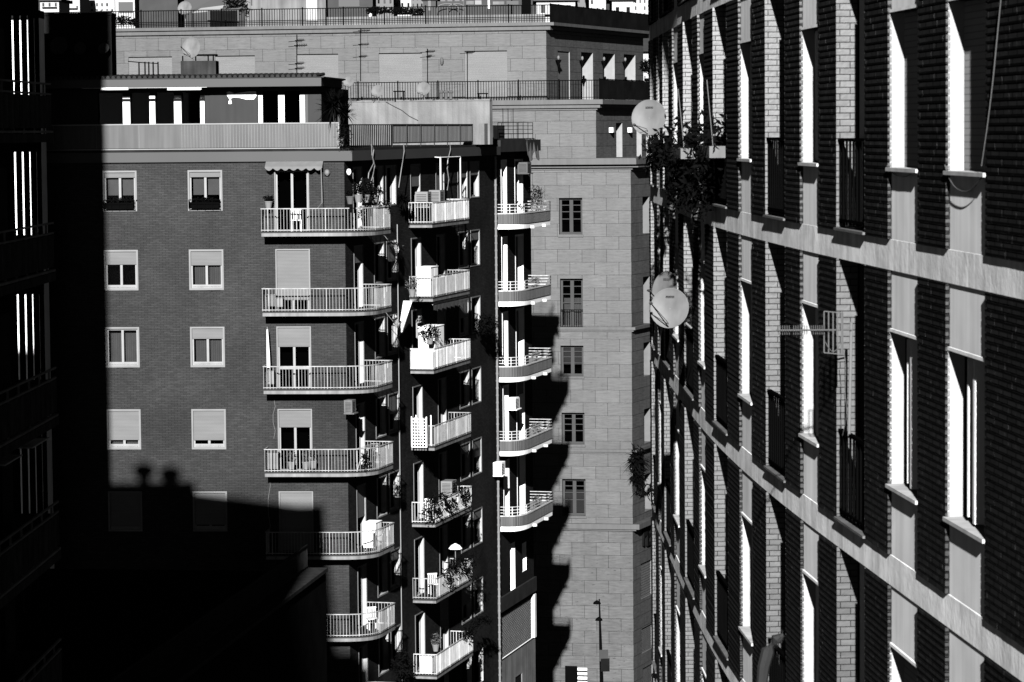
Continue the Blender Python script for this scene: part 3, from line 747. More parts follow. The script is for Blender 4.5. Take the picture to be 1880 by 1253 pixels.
# terrace fences
def fence(W1, W2, d1, d2, L1, L2, z0, z1, lab, sheet_from=None):
    c = offc(W1.p, W1.t, W1.n, W2.t, W2.n, d1, d2); p = W1.pt(-L1, d1, 0); q = W2.pt(L2, d2, 0)
    o = thing('metal_fence', lab, 'fence', (c.x, c.y, z0))
    m = railing([(p.x, p.y), (c.x, c.y)], z0, z1, .155, .034, .07, .05, low=.12)
    m2 = m
    n = int(L1/2.35)
    for i in range(n+1):
        t = Vector((p.x, p.y)).lerp(Vector((c.x, c.y)), i/n); m.seg((t.x, t.y, z0-.02), (t.x, t.y, z1+.06), .075, .075)
    if z1 > CZ+5:
        a = Vector((p.x, p.y, z0+.32)); b = Vector((c.x, c.y, z0+.32)); m.seg(a, b, .04, .04); m.seg(a-Vector((0, 0, .1)), b-Vector((0, 0, .1)), .04, .04)
    build('bars', m, 'metal', o)
    Lc = 0 if sheet_from is None else sheet_from
    m = MB(); cc = Vector((c.x, c.y)); qq = Vector((q.x, q.y)); dd = (qq-cc).normalized()
    if Lc > 0: railing([(cc.x, cc.y), ((cc+dd*Lc).x, (cc+dd*Lc).y)], z0, z1, .17, .034, mb=m)
    s_ = Lc
    while s_ <= (qq-cc).length: t = cc+dd*s_; m.seg((t.x, t.y, z0), (t.x, t.y, z1+.08), .07, .07); s_ += 1.55
    e_ = (qq-cc).length; f_ = cc+dd*Lc; m.seg((f_.x, f_.y, z1+.03), (qq.x, qq.y, z1+.03), .05, .05); build('side_bars', m, 'metal', o)
    m = MB(); a = cc+dd*Lc; m.seg((a.x, a.y, (z0+z1)/2), (qq.x, qq.y, (z0+z1)/2), .03, z1-z0); build('screen', m, 'sheet', o)
z0 = zT2t+.01; z1 = hz(DF2, 900, 149)
c_ = offc(DF2.p, DF2.t, DF2.n, DR2.t, DR2.n, .25, .3)
fence(DF2, DR2, .25, .3, 26, 30, z0, z1, 'dark iron fence along the middle terrace, its right end hung with black screen')
z0 = zT3t+.01; z1 = hz(DF3, 800, 12)
fence(DF3, DR3, .15, .3, 42, sRe+.5, z0, z1, 'dark iron fence around the top roof terrace, black screen down its right side')
# lamps on the right face of tier 3
lampR = thing('wall_lamp', 'cone wall lamp on the side wall, first and nearest to the stone corner', 'wall lamp', DR3.pt(*[DR3.hit(1019, 112)[0], .0, DR3.hit(1019, 112)[1]]), 'torch lamps on the penthouse wall')
b = LOC[lampR.name]
m = MB(); m.lathe(b+Vector((.2, -.07, 0)), [(.04, -.36), (.08, -.16), (.18, .0), (.18, .05), (.05, .07)]); build('cone', m, 'metal', lampR, smooth=True)
m = MB(); m.lathe(b+Vector((.2, -.07, 0)), [(.01, .06), (.06, .10), (.08, .18), (.06, .27), (.01, .31)]); build('globe', m, 'dish', lampR, smooth=True)
for i, (x, t_) in enumerate(((1063, 'second from the stone corner'), (1103, 'third from the stone corner'), (1142, 'fourth from the stone corner'), (1179, 'farthest from the corner, by the bush'))):
    s, z = DR3.hit(x, 113+i); dup(lampR, DR3.pt(s, 0, z), 'cone wall lamp on the side wall, '+t_)
s, z = DF3.hit(812, 113)
m = MB(); bb = DF3.pt(s, .15, z); m.lathe(bb, [(.02, -.2), (.09, -.1), (.11, .05), (.07, .2), (.01, .24)], 10)
tag(build('wall_lamp', m, 'cloth', loc=bb, smooth=True), 'small round lantern on the stone penthouse front wall between two shuttered windows', 'wall lamp')

# ================================================================ C: clinker building on the right
def slope(Y): return .077 if Y < 33 else (.008 if Y > 48 else .077-.069*(Y-33)/15)
pts = []; X = 4.62; Y = 18.0
while Y < 59.7: pts.append((X, Y)); X -= slope(Y+.25)*.5; Y += .5
WC = Curve(pts); hx = lambda px: WC.hit(px, 500)[0]
SC0, SC1 = hx(2050), WC.c[-1]
cb = thing('apartment_building', 'dark clinker apartment building curving along the right edge, with pale bands and deep windows', 'building', tuple(WC.pt(SC0, 0, 0)))
ZB = [CZ-1.39+3.1*k for k in range(2, -6, -1)]          # band undersides
BH = .30
edges = [2050, 1817, 1744, 1692, 1637, 1594, 1542, 1509, 1475, 1447, 1411, 1386, 1362, 1340, 1315, 1299, 1287, 1277, 1260, 1250, 1240, 1233, 1222, 1216, 1211, 1205]
kinds = ['P', 'W', 'P', 'W', 'P', 'R', 'P', 'W', 'P', 'R', 'P', 'W', 'P', 'R', 'P', 'W', 'P', 'R', 'P', 'W', 'P', 'R', 'P', 'W', 'P']
se = [hx(e) for e in edges]
kinds.append('R'); se.append(SC1-.55); kinds.append('P'); se.append(SC1)
Zbase = ZB[-1]
m = MB(); m.wbox(WC, SC0, SC1, -8, 0, 0, Zbase); m.wbox(WC, SC0, SC1, -8, -1.0, Zbase, ZB[0]+2.5)
endW = Wall(tuple(WC.P[-1]), t=(1, .0), n=(0, 1)); 
build('core_wall', m, 'mortar', cb)
for z in ZB:
    m = MB(); m.wbox(WC, SC0, SC1, -.3, .015, z, z+BH); build('concrete_band', m, 'concrete', cb)
m = MB(); m.wbox(WC, SC0-3, SC1, -1, .85, ZB[0]+1.45, ZB[0]+1.75); build('eave', m, 'concrete', cb)
R = random.Random(11)
nf = len(ZB)-1
for (a, b, kd) in zip(se, se[1:], kinds):
    if kd == 'P':
        m = MB()
        for f in range(nf):
            zt = ZB[f]; zl = ZB[f+1]+BH; n = int((zt-zl)/.068); h = (zt-zl)/n
            m.wbox(WC, a, b, -.3, .027, zl, zt, 1)
            for i in range(n):
                z = zl+h*i
                if a > 21: m.wbox(WC, a-.004, b+.004, .0, .041+R.uniform(-.003, .003), z+.006, z+h-.006, 0); continue
                x = a-.004; first = .12 if i % 2 else .245
                while x < b-.01:
                    x2 = min(b+.004, x+first); first = .245
                    if b-x2 < .06: x2 = b+.004
                    m.wbox(WC, x, x2, .0, .040+R.choice((-.0006, -.0003, 0, .0003, .0006)), z+.006+R.uniform(-.001, .001), z+h-.006, 0); x = x2
        build('brick_pier', m, ['brickC', 'mortar'], cb)
        continue
    for f in range(nf):
        zt = ZB[f]; zl = ZB[f+1]+BH
        if kd == 'W':
            hd = zt-.60; sl = hd-1.50
            m = MB(); m.wbox(WC, a, b, -.25, .0, hd+.03, zt); build('spandrel_panel', m, 'panel', cb)
            m = MB(); m.wbox(WC, a, b, -.20, .022, hd, hd+.03); build('lintel', m, 'panel', cb)
            m = MB(); m.wbox(WC, a, b, -.25, .0, zl+.0, sl-.035); build('spandrel_panel', m, 'panel', cb)
            m = MB(); m.wbox(WC, a-.01, b+.01, -.2, .062, sl-.035, sl); build('sill', m, 'sillg', cb)
            m = MB(); D_ = .135
            m.wbox(WC, b-.004, b+.0, -D_, .019, sl, hd); m.wbox(WC, a, a+.004, -D_, .019, sl, hd); m.wbox(WC, a, b, -.6, -D_-.2, sl, hd, 1)
            rv = build('window', m, ['jamb', 'black'], cb)
            a_, b_ = a+.005, b-.005
            sty = {0: 1, 1: 1, 2: 0, 3: 1}.get(f, 0) if b < 13 else R.choice([0, .3, 0, .9, 0])
            if b < 13 and f in (1,): sty = 1.0
            m = MB(); fwd = .07
            for (x0, x1, y0, y1) in ((a_, a_+fwd, sl, hd), (b_-fwd, b_, sl, hd), (a_+fwd, b_-fwd, hd-fwd, hd), (a_+fwd, b_-fwd, sl, sl+fwd), ): m.wbox(WC, x0, x1, -D_-.10, -D_-.03, y0, y1)
            if not (sty and b < 13): mm = (a_+b_)/2; m.wbox(WC, mm-.04, mm+.04, -D_-.09, -.045, sl+.03, hd-.03); m.wbox(WC, b_-.42, b_-.38, -D_-.02, -.07, sl+.05, hd-.05)
            build('casement', m, 'white', rv)
            m = MB(); m.wbox(WC, a_, b_, -D_-.12, -D_-.11, sl, hd); build('pane', m, 'glass', rv)
            if sty:
                m = MB(); zz = hd-(hd-sl)*sty; m.wbox(WC, a_, b_, -D_+.01-.025, -D_+.01, zz, hd-.005); build('roller_shutter', m, 'shutterC', rv)
        else:
            m = MB(); Dp = .19
            m.wbox(WC, b-.01, b+.0, -Dp, .039, zl+.04, zt); m.wbox(WC, a, a+.01, -Dp, .039, zl+.04, zt); m.wbox(WC, a, b, -.7, -.5, zl, zt, 1)
            rv = build('french_window', m, ['jambC_lit', 'black'], cb)
            m = MB(); a_, b_ = a+.012, b-.012
            for (x0, x1) in ((a_, a_+.06), (b_-.06, b_), ((a_+b_)/2-.05, (a_+b_)/2+.05)): m.wbox(WC, x0, x1, -Dp-.09, -Dp-.02, zl+.04, zt-.02)
            build('casement', m, 'white' if R.random() < .5 else 'wood', rv)
            m = MB(); m.wbox(WC, a_, b_, -Dp-.11, -Dp-.10, zl+.04, zt); build('pane', m, 'glass', rv)
            m = MB(); m.wbox(WC, a-.03, b+.03, -.2, .065, zl+.004, zl+.03); build('sill', m, 'sillR', rv)
            m = MB(); P = [WC.pt(a+.02, .0, 0), WC.pt(b-.02, .0, 0)]
            railing([(q.x, q.y) for q in P], zl+.06, zl+.98, .17, .022, .05, .035, mb=m)
            build('railing', m, 'metal', rv)
# ================================================================ F: building on the left, in its own shade
fF = math.atan(.0196)
PF = Vector((-11.05, 68.0)); tF = Vector((sin(fF), cos(fF))); nF = Vector((cos(fF), -sin(fF)))
WF = Wall((PF.x, PF.y), t=tF, n=nF)
fb = thing('apartment_building', 'near-black balconied apartment building at the left edge, striped by thin slits showing a sunlit wall', 'building', (PF.x, PF.y, 0))
E1F, E0F = 3.6, -36
ROOFF = CZ+3.85
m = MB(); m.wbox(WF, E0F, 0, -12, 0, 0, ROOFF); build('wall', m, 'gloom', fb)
m = MB(); m.wbox(WF, E0F-.5, E1F+.3, -12.5, 1.05, ROOFF, ROOFF+.35); m.wbox(WF, E0F, E1F-.2, -12.5, -4.1, ROOFF+.35, ROOFF+1.6); m.wbox(WF, -20, E1F-.2, -24, -8.7, ROOFF+.3, CZ+10.2); m.wbox(WF, E0F-.5, -11, 1.05, 2.2, ROOFF, ROOFF+.35)  # attic, wider eave and the slope below are unseen, shaped for their shadows
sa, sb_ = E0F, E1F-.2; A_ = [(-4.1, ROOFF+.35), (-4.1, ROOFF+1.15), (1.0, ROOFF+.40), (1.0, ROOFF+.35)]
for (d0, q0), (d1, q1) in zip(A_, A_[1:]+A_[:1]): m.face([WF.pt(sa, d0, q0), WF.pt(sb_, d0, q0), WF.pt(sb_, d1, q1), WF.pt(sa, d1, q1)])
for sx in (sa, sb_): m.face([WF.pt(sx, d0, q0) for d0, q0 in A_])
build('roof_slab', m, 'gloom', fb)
for (x, h, w) in ((-5.1, 1.12, .50), (-6.15, 1.28, .42)):
    m = MB(); q = WF.pt(2.4, x, 0); m.box((q.x, q.y, ROOFF+1.5), w, .7, h-.5); m.lathe((q.x, q.y, ROOFF+1.0+h-.1), [(.15, 0), (.42, .12), (.45, .35), (.25, .5), (.02, .55)], 10)
    build('chimney', m, 'gloom', fb)
yF = [178, 445, 700, 945]; ZF = [atY(98, y, 66.9).z for y in (246, 500, 765, 1010, 1262)]
for k, z in enumerate(ZF):
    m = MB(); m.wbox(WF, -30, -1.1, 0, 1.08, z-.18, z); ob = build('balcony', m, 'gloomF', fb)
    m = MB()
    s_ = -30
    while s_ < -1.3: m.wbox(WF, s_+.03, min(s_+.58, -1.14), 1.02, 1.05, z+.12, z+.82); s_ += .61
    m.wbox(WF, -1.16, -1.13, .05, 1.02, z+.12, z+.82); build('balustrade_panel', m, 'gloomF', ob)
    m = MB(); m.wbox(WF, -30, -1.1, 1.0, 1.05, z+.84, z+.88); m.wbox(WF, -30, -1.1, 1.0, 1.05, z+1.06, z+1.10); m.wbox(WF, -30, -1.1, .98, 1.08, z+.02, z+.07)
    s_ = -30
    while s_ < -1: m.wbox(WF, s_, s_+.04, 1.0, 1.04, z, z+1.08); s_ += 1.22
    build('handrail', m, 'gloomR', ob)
    # boarded screen at the far end of the balcony, four slits let the sunlit wall beyond show through
    SC = Wall((0, 68.2), t=(1, 0), n=(0, -1)); xs = lambda p: (p-940)/F*68.2*.9985
    zA, zB = z+.0, z+2.63; prev = 20
    for c_, w_ in ((30.8, 3.4), (45, 3.2), (58.2, 2.2), (70.3, 1.0)):
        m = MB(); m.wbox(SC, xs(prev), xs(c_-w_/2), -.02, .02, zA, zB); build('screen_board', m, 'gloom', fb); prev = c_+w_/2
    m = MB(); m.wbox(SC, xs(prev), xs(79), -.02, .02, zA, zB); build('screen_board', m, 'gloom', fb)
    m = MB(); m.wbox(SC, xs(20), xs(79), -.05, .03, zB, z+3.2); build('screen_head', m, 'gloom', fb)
    for s0 in (-3.4, -1.6):
        m = MB(); m.wbox(WF, s0-.6, s0+.6, 0, .02, z+.1, z+2.3); build('door', m, 'gloom2', fb)
for k, (x0, x1, ya, yb) in enumerate(((58, 90, 824, 800), (8, 40, 856, 832))):
    a, z = WF.hit(x0, ya); b, z2 = WF.hit(x1, yb); a = WF.hit(x0, ya, .6)[0]; b = WF.hit(x1, yb, .6)[0]; z = WF.hit(x0, ya, .6)[1]
    m = MB(); P = []
    for i in range(9): s = a+(b-a)*i/8; P.append(s)
    m.wbox(WF, min(a, -1.2), min(b, E1F-.2), .05, .62, z, z+.03); o = build('awning', m, 'offwhite', loc=WF.pt(min(a, -1), .3, z))
    tag(o, ['small pale awning edge catching light on the dark left building, the right one', 'small pale awning edge on the dark left building at the frame edge'][k], 'awning')
# ================================================================ G: unseen tower added behind F, shaped to cast the left shadow
gb = thing('apartment_building', 'unseen tall block added behind the dark left building to cast a shadow', 'building', (-26, 96, 0))
m = MB(); m.prism([(-19.95, 88), (-17.58, 88), (-17.58, 92), (-19.95, 92)], 0, CZ+22); build('wall', m, 'gloom', gb)
m = MB(); m.prism([(-19.95, 88), (-17.58, 88), (-17.58, 92), (-19.95, 92)], CZ+22, CZ+22.3); build('roof', m, 'gloom', gb)
nb = thing('neighbour_house', 'bright white wall glimpsed through the slits at the far left', 'building', (-25, 119, 0))
m = MB(); m.prism([(-40, 118.6), (-18.2, 118.6), (-18.2, 119.9), (-40, 119.9)], 0, CZ+4.5); build('wall', m, 'white', nb)
m = MB(); m.prism([(-40.2, 118.4), (-18.2, 118.4), (-18.2, 120), (-40.2, 120)], CZ+4.5, CZ+4.8); build('roof', m, 'gloom', nb)
# ================================================================ H: dark block above the left of the main roof
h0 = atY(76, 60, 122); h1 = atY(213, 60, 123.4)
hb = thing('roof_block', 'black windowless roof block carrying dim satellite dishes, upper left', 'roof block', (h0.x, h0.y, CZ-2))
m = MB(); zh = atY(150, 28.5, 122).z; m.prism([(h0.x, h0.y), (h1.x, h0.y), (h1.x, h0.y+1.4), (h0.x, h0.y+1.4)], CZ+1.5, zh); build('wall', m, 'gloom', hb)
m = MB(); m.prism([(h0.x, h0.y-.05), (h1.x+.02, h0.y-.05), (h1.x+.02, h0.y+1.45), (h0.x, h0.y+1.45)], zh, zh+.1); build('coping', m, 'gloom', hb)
# ================================================================ J: low building with terrace in the street
j1 = atY(598, 1043, 100); j0 = Vector((-9.9, 72)); 
WJ = Wall((j1.x, j1.y), t=(j1.x-j0.x, j1.y-j0.y), n=((j1.y-j0.y), -(j1.x-j0.x))); ZJ = j1.z
jb = thing('low_building', 'low dark building between the blocks, only its far terrace corner catching sun', 'building', (j1.x, j1.y, 0))
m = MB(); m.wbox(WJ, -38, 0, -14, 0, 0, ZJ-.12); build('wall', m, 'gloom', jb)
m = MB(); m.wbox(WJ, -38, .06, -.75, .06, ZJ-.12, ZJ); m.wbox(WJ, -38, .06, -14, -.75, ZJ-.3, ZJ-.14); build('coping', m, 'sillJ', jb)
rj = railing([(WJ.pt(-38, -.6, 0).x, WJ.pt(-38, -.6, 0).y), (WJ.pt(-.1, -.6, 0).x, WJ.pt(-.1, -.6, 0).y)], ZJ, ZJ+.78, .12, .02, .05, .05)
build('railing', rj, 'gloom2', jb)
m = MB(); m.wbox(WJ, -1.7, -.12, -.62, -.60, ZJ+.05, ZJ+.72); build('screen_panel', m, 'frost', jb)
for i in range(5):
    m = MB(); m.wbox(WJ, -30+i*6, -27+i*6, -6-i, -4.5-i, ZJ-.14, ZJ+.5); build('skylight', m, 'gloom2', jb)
# ================================================================ ground, hill
m = MB(); m.prism([(-400, -60), (400, -60), (400, 1200), (-400, 1200)], -.5, 0); struct(build('ground', m, 'ground'))
m = MB(); m.wbox(Wall((0, 0), t=(0, 1), n=(1, 0)), 0, 170, -6, 2, .001, .004); 
m = MB(); R = random.Random(5); nx, ny = 24, 14
gz = {}
for i in range(nx+1):
    for j in range(ny+1):
        x = -180+360*i/nx; y = 225+480*j/ny; gz[i, j] = Vector((x, y, -1+ (y-225)*.30+R.uniform(-2, 2)*(j > 0)))
for i in range(nx):
    for j in range(ny): m.face([gz[i, j], gz[i+1, j], gz[i+1, j+1], gz[i, j+1]])
struct(build('hill', m, 'hill'))
# ================================================================ light
AZ = radians(2.9); EL = radians(21.5)
L = Vector((sin(AZ)*cos(EL), cos(AZ)*cos(EL), -sin(EL)))
sl = bpy.data.lights.new('sun', 'SUN'); sl.energy = 5; sl.angle = radians(.53); so = bpy.data.objects.new('sun', sl); C.objects.link(so)
so.rotation_euler = L.to_track_quat('-Z', 'Y').to_euler()
w = bpy.data.worlds.new('World'); sc.world = w; w.use_nodes = True; nt = w.node_tree
bg = nt.nodes['Background']; sky = nt.nodes.new('ShaderNodeTexSky'); sky.sky_type = 'NISHITA'; sky.sun_disc = False
sky.sun_elevation = EL; sky.sun_rotation = pi+AZ; sky.air_density = .06; sky.dust_density = 0; sky.ozone_density = 1
bw = nt.nodes.new('ShaderNodeRGBToBW'); nt.links.new(sky.outputs[0], bw.inputs[0]); nt.links.new(bw.outputs[0], bg.inputs[0]); bg.inputs[1].default_value = .05
sc.view_settings.view_transform = 'Standard'; sc.view_settings.look = 'None'; sc.view_settings.exposure = 1.5; sc.view_settings.gamma = 1
sc.cycles.max_bounces = 12; sc.cycles.diffuse_bounces = 0; sc.cycles.glossy_bounces = 0; sc.cycles.transparent_max_bounces = 16
#--DETAILS--
# ================================================================ things on the buildings
def wpx(W, px, py, d): s, z = W.hit(px, py, d); return s, z
def dish(c, r, nrm, lab, feed=None, arm_to=None, mat='dish', grp=None, el=1.0):
    c = Vector(c); n = Vector(nrm).normalized(); x = n.cross(Vector((0, 0, 1))).normalized(); y = x.cross(n).normalized()
    t = thing('satellite_dish', lab, 'satellite dish', c, grp)
    m = MB(); rings = []; N_ = 28
    for q in (0.02, .35, .65, .88, 1.0, 1.03, .9, .5):
        back = .012+ (0.0); dz = .16*r*(q*q-1)*1.0
        rings.append((q, dz))
    prof = [(.02, -.16), (.35, -.14), (.65, -.095), (.88, -.04), (1, 0), (1.03, .015), (1.035, -.02), (.9, -.07), (.5, -.16), (.02, -.2)]
    i0 = 0
    for q, dz in prof: m.v += [c+x*cos(2*pi*j/N_)*q*r*el+y*sin(2*pi*j/N_)*q*r+n*dz*r for j in range(N_)]
    for k in range(len(prof)-1):
        for j in range(N_):
            a = k*N_+j; b = k*N_+(j+1) % N_; m.f.append([a, b, b+N_, a+N_]); m.uv.append([(0, 0)]*4); m.mi.append(0)
    build('reflector', m, mat, t, smooth=True)
    fp = feed if feed is not None else c+n*r*1.05-y*r*.25
    fp = Vector(fp); m = MB(); m.tube([c-y*r*.96+n*.01, fp], r*.028, 6); m.tube([c-y*r*.8+n*.01, c-y*r*.7+n*r*.25+x*r*.05, fp], r*.015, 5); build('feed_arm', m, 'metal', t)
    m = MB(); m.tube([fp-n*r*.08, fp+n*r*.12], r*.075, 8); m.tube([fp+n*r*.12, fp+n*r*.2], r*.05, 8); build('feed_horn', m, 'wood', t)
    at = Vector(arm_to) if arm_to is not None else c-n*r*.3-Vector((0, 0, r*1.3))
    m = MB(); m.tube([c-n*r*.17, c-n*r*.4, at], r*.05, 6); build('bracket', m, 'mast', t)
    return t
# dishes on the clinker building
def C_dish(px, py, Y, r, lab, hook, n=(-.28, -.92, .22), feed=None, fY=None):
    c = atY(px, py, Y); wp = atY(hook[0], hook[1], Y+.1); f = atY(feed[0], feed[1], Y-.4) if feed else None
    t = dish(c, r, n, lab, f, wp, el=.97)
    # faint wordless stripe mark
    nn = Vector(n).normalized(); x = nn.cross(Vector((0, 0, 1))).normalized(); y = x.cross(nn).normalized(); m = MB()
    for k in (.62, .56):
        a = c+y*r*k+nn*(-.04*r)+x*(-.22*r); b = c+y*r*k+nn*(-.04*r)+x*(.22*r); m.seg(a+nn*.012, b+nn*.012, .006, .006)
    build('printed_mark', m, 'wood', t)
C_dish(1191, 216, 49, .285, 'pale dish on the clinker building, the upper one near the planters', (1246, 245), feed=(1165, 230))
C_dish(1229, 566, 46, .30, 'pale round dish in the middle of the clinker building, in front of a dimmer dish', (1270, 603), feed=(1195, 557))
C_dish(1220, 532, 52, .31, 'dimmer grey dish half hidden behind the front middle dish', (1246, 560), n=(-.75, -.62, .2))
# TV aerial
b0 = atY(1563, 606, 31.6)
ant = thing('tv_aerial', 'long toothed TV aerial on a pole at the clinker building, pointing into the street', 'TV aerial', b0)
m = MB(); top = atY(1563, 592, 31.6); bot = atY(1559, 800, 31.9); m.tube([bot, top], .016, 8); m.tube([bot, WC.pt(hx(1562), .0, bot.z)], .012, 6); m.tube([bot+Vector((0, 0, .5)), WC.pt(hx(1562), 0, bot.z+.5)], .012, 6); build('mast', m, 'mast', ant)
e = atY(1426, 607, 31.0); m = MB(); m.tube([b0, e], .010, 6)
for i in range(24):
    p = e.lerp(b0, .02+.70*i/24)
    if i % 8 == 6: continue
    m.tube([p-Vector((0, 0, .045)), p+Vector((0, .0, .05))], .004, 4)
    m.tube([p-Vector((.0, .06, 0)), p+Vector((0, .06, 0))], .004, 4)
build('boom', m, 'mesh', ant)
m = MB(); q0 = atY(1514, 572, 31.4); q1 = atY(1544, 575, 31.4); 
for i in range(5):
    f = i/4; a = atY(1513+33*f, 572+2*f, 31.42); b = atY(1513+33*f, 648+4*f, 31.42); m.tube([a, b], .007 if i < 4 else .014, 5)
for z_ in (572, 648): m.tube([atY(1513, z_, 31.42), atY(1546, z_+3, 31.42)], .006, 5)
cv = [atY(1515+30*k/8, 628+18*sin(pi*k/8), 31.4) for k in range(9)]; m.tube(cv, .004, 4)
build('reflector_grid', m, 'mesh', ant)
# cables on the clinker building
def Ccable(pts, d, r, lab, mat='mesh'):
    P = []
    q_ = [pts[0]]+pts+[pts[-1]]; pts = [tuple(.5*((2*b_[k])+(c_[k]-a_[k])*t+(2*a_[k]-5*b_[k]+4*c_[k]-d_[k])*t*t+(3*b_[k]-a_[k]-3*c_[k]+d_[k])*t**3) for k in (0, 1)) for a_, b_, c_, d_ in zip(q_, q_[1:], q_[2:], q_[3:]) for t in (0, .25, .5, .75)]+[pts[-1]]
    for x, y in pts:
        h = WC.hit(x, y); sD = h[0]; P.append(WC.pt(sD, d, h[1]))
    o = build('cable', MB().tube(P, r, 5), mat, loc=P[0]); tag(o, lab, 'cable')
Ccable([(1853, 0), (1845, 80), (1838, 150), (1828, 230), (1817, 305)], .07, .005, 'pale cable slanting down the clinker wall at the right edge')
Ccable([(1637, 304), (1645, 316), (1660, 324), (1675, 323), (1690, 313)], .045, .004, 'small slack cable loop under the sill of the inner near window')
Ccable([(1745, 303), (1752, 325), (1765, 345), (1785, 352), (1803, 340), (1815, 322)], .05, .0045, 'deep slack cable loop under the sill of the outermost near window')
Ccable([(1565, 640), (1570, 670), (1569, 720), (1572, 760), (1564, 800)], .10, .004, 'thin wire wandering down beside the aerial pole')
# planters and bushes
def planter(s0, s1, px_y, lab, seed, n=420, rad=(.35, .5, .38), droop=.5):
    h = WC.hit(*px_y); z = h[1]; t = thing('planter', lab, 'planter', WC.pt((s0+s1)/2, .15, z))
    m = MB(); m.wbox(WC, s0, s1, .04, .26, z-.16, z); build('box', m, 'dish', t)
    c = WC.pt((s0+s1)/2, .2, z+.22); m = cluster(c, (rad[0], (s1-s0)*.62, rad[2]), n, .045, seed=seed, droop=droop); build('foliage', m, 'leaf', t)
    m = MB(); m.tube([WC.pt(s0+.1, .2, z), WC.pt(s0-.1, .3, z+.9)], .006, 4); build('cane', m, 'mast', t)
planter(hx(1338), hx(1313), (1325, 268), 'planter with a thick dark bush, the nearer one on the clinker building', 21)
planter(hx(1282), hx(1262), (1272, 272), 'planter with a dark bush, the farther one on the clinker building', 22, 380)
def bush(c, rad, n, size, lab, cat='plant', seed=1, mat='leaf', droop=0, name='hanging_plant', grp=None):
    m = cluster(c, rad, n, size, seed=seed, droop=droop); Rb = random.Random(seed+5); c = Vector(c)
    for _ in range(9):
        e = c+Vector((Rb.uniform(-.9, .9)*rad[0], Rb.uniform(-.95, .95)*rad[1], Rb.uniform(-1, .9)*rad[2]-droop*.5)); m.tube([c, c.lerp(e, .5)+Vector((0, 0, .05)), e], [.012, .009, .005], 4)
    o = build(name, m, mat, loc=c); tag(o, lab, cat, grp); return o
bush(WC.pt(hx(1318), .3, WC.hit(1318, 330)[1]), (.24, .75, .36), 460, .045, 'dark trailing plant mass hanging below the nearer planter', seed=31, droop=.3)
bush(WC.pt(hx(1240), .25, WC.hit(1240, 262)[1]), (.30, 1.3, .22), 420, .05, 'dark bushy plant at the far end of the planters, right of the upper dish', seed=32, droop=.4)
bush(WC.pt(hx(1262), .2, WC.hit(1262, 330)[1]), (.14, 1.3, .30), 260, .045, 'dark creeper draping the wall below the farther planter', seed=33, droop=.3)
c = WC.pt(SC1-.6, .33, atY(1185, 850, 58).z); m = spiky(c, 150, .40, seed=4, w=.02, up=-.5); spiky(c-Vector((0, 0, .3)), 110, .34, m, 14, .02, -.7); cluster(c-Vector((0, 0, .2)), (.16, .4, .45), 260, .045, m, seed=15); m.tube([c+Vector((.2, 0, .1)), c, c-Vector((0, 0, .5))], .012, 4); o = build('hanging_plant', m, 'leaf', loc=c)
tag(o, 'spiky dark plant bursting from the far end of the clinker building', 'plant')
bush(atY(1180, 900, 58), (.25, .4, .18), 70, .06, 'sparse tuft of leaves hanging beneath the spiky plant', seed=34)
# curved plume at the bottom
P = [atY(1398, 1262, 29), atY(1402, 1225, 29), atY(1410, 1195, 29), atY(1424, 1174, 29), atY(1438, 1166, 29)]
m = MB(); m.tube(P, [.05, .06, .065, .055, .02], 8)
R = random.Random(8)
for i in range(500):
    k = R.random()*3.999; j = int(k); p = P[j].lerp(P[j+1], k-j); v = Vector((R.gauss(0, 1), R.gauss(0, 1), R.gauss(0, 1))).normalized(); q = p+v*R.uniform(.05, .09); w_ = v.cross(Vector((0, 0, 1))).normalized()*.004
    m.face([p-w_, p+w_, q+Vector((0, 0, -.02))])
o = build('plume', m, 'gloom2', loc=P[0]); tag(o, 'feathery dark plume arching up in front of the clinker wall, bottom edge', 'plume')
# street lamp
lp = atY(1104.5, 1250, 152); lt = atY(1100.3, 1100, 152); base = Vector((lp.x+.05, 152, 0))
sl_ = thing('street_lamp', 'tall dark street lamp with two heads and signs against the stone wall', 'street lamp', base)
m = MB(); m.tube([base, lp, lt.lerp(lp, .55), lt], [.11, .095, .075, .03], 8); build('pole', m, 'metal', sl_)
for (x, y, w_) in ((1096, 1107, 7.5), (1099.5, 1137.5, 7)):
    c = atY(x, y, 151.9); a = atY(1101.5 if y < 1120 else 1103, y-1, 152); m = MB(); m.tube([a, c], .03, 5)
    q = c; m2 = m; hw = w_/5600*152
    m.lathe(q+Vector((0, 0, -.06)), [(.02, -.02), (hw, .0), (hw*.8, .10), (hw*.3, .17), (.02, .19)], 12); build('lamp_head', m, 'metal', sl_, smooth=True)
for (x0, x1, y0, y1, mt) in ((1100, 1116.5, 1193, 1214, 'wood'), (1103, 1119, 1209, 1233, 'sheet')):
    a = atY(x0, y1, 151.8); b = atY(x1, y0, 151.8); m = MB(); m.prism([(a.x, 151.7), (b.x, 151.75), (b.x, 151.8), (a.x, 151.75)], a.z, b.z); build('sign_panel', m, mt, sl_)
# ---- main block
for (a, b) in colA[:2]:
    z = ZS[0]+1.12; t = thing('flower_box', 'black railed flower box under the top %s window of the brick block' % ('left' if a < -8 else 'middle'), 'flower box', WA.pt((a+b)/2, .15, z))
    m = MB()
    for h in (-.02, .15, .30): m.wbox(WA, a, b, .20, .23, z+h, z+h+.03)
    for i in range(5): x = a+(b-a)*i/4; m.wbox(WA, x-.015, x+.015, .2, .235, z-.03, z+.33)
    m.wbox(WA, a+.05, b-.05, .03, .19, z, z+.22); build('rack', m, 'metal', t)
    c = WA.pt((a+b)/2, .12, z+.32); build('plants', cluster(c, ((b-a)*.52, .1, .09), 160, .05, seed=int(-a*10)), 'leaf', t)
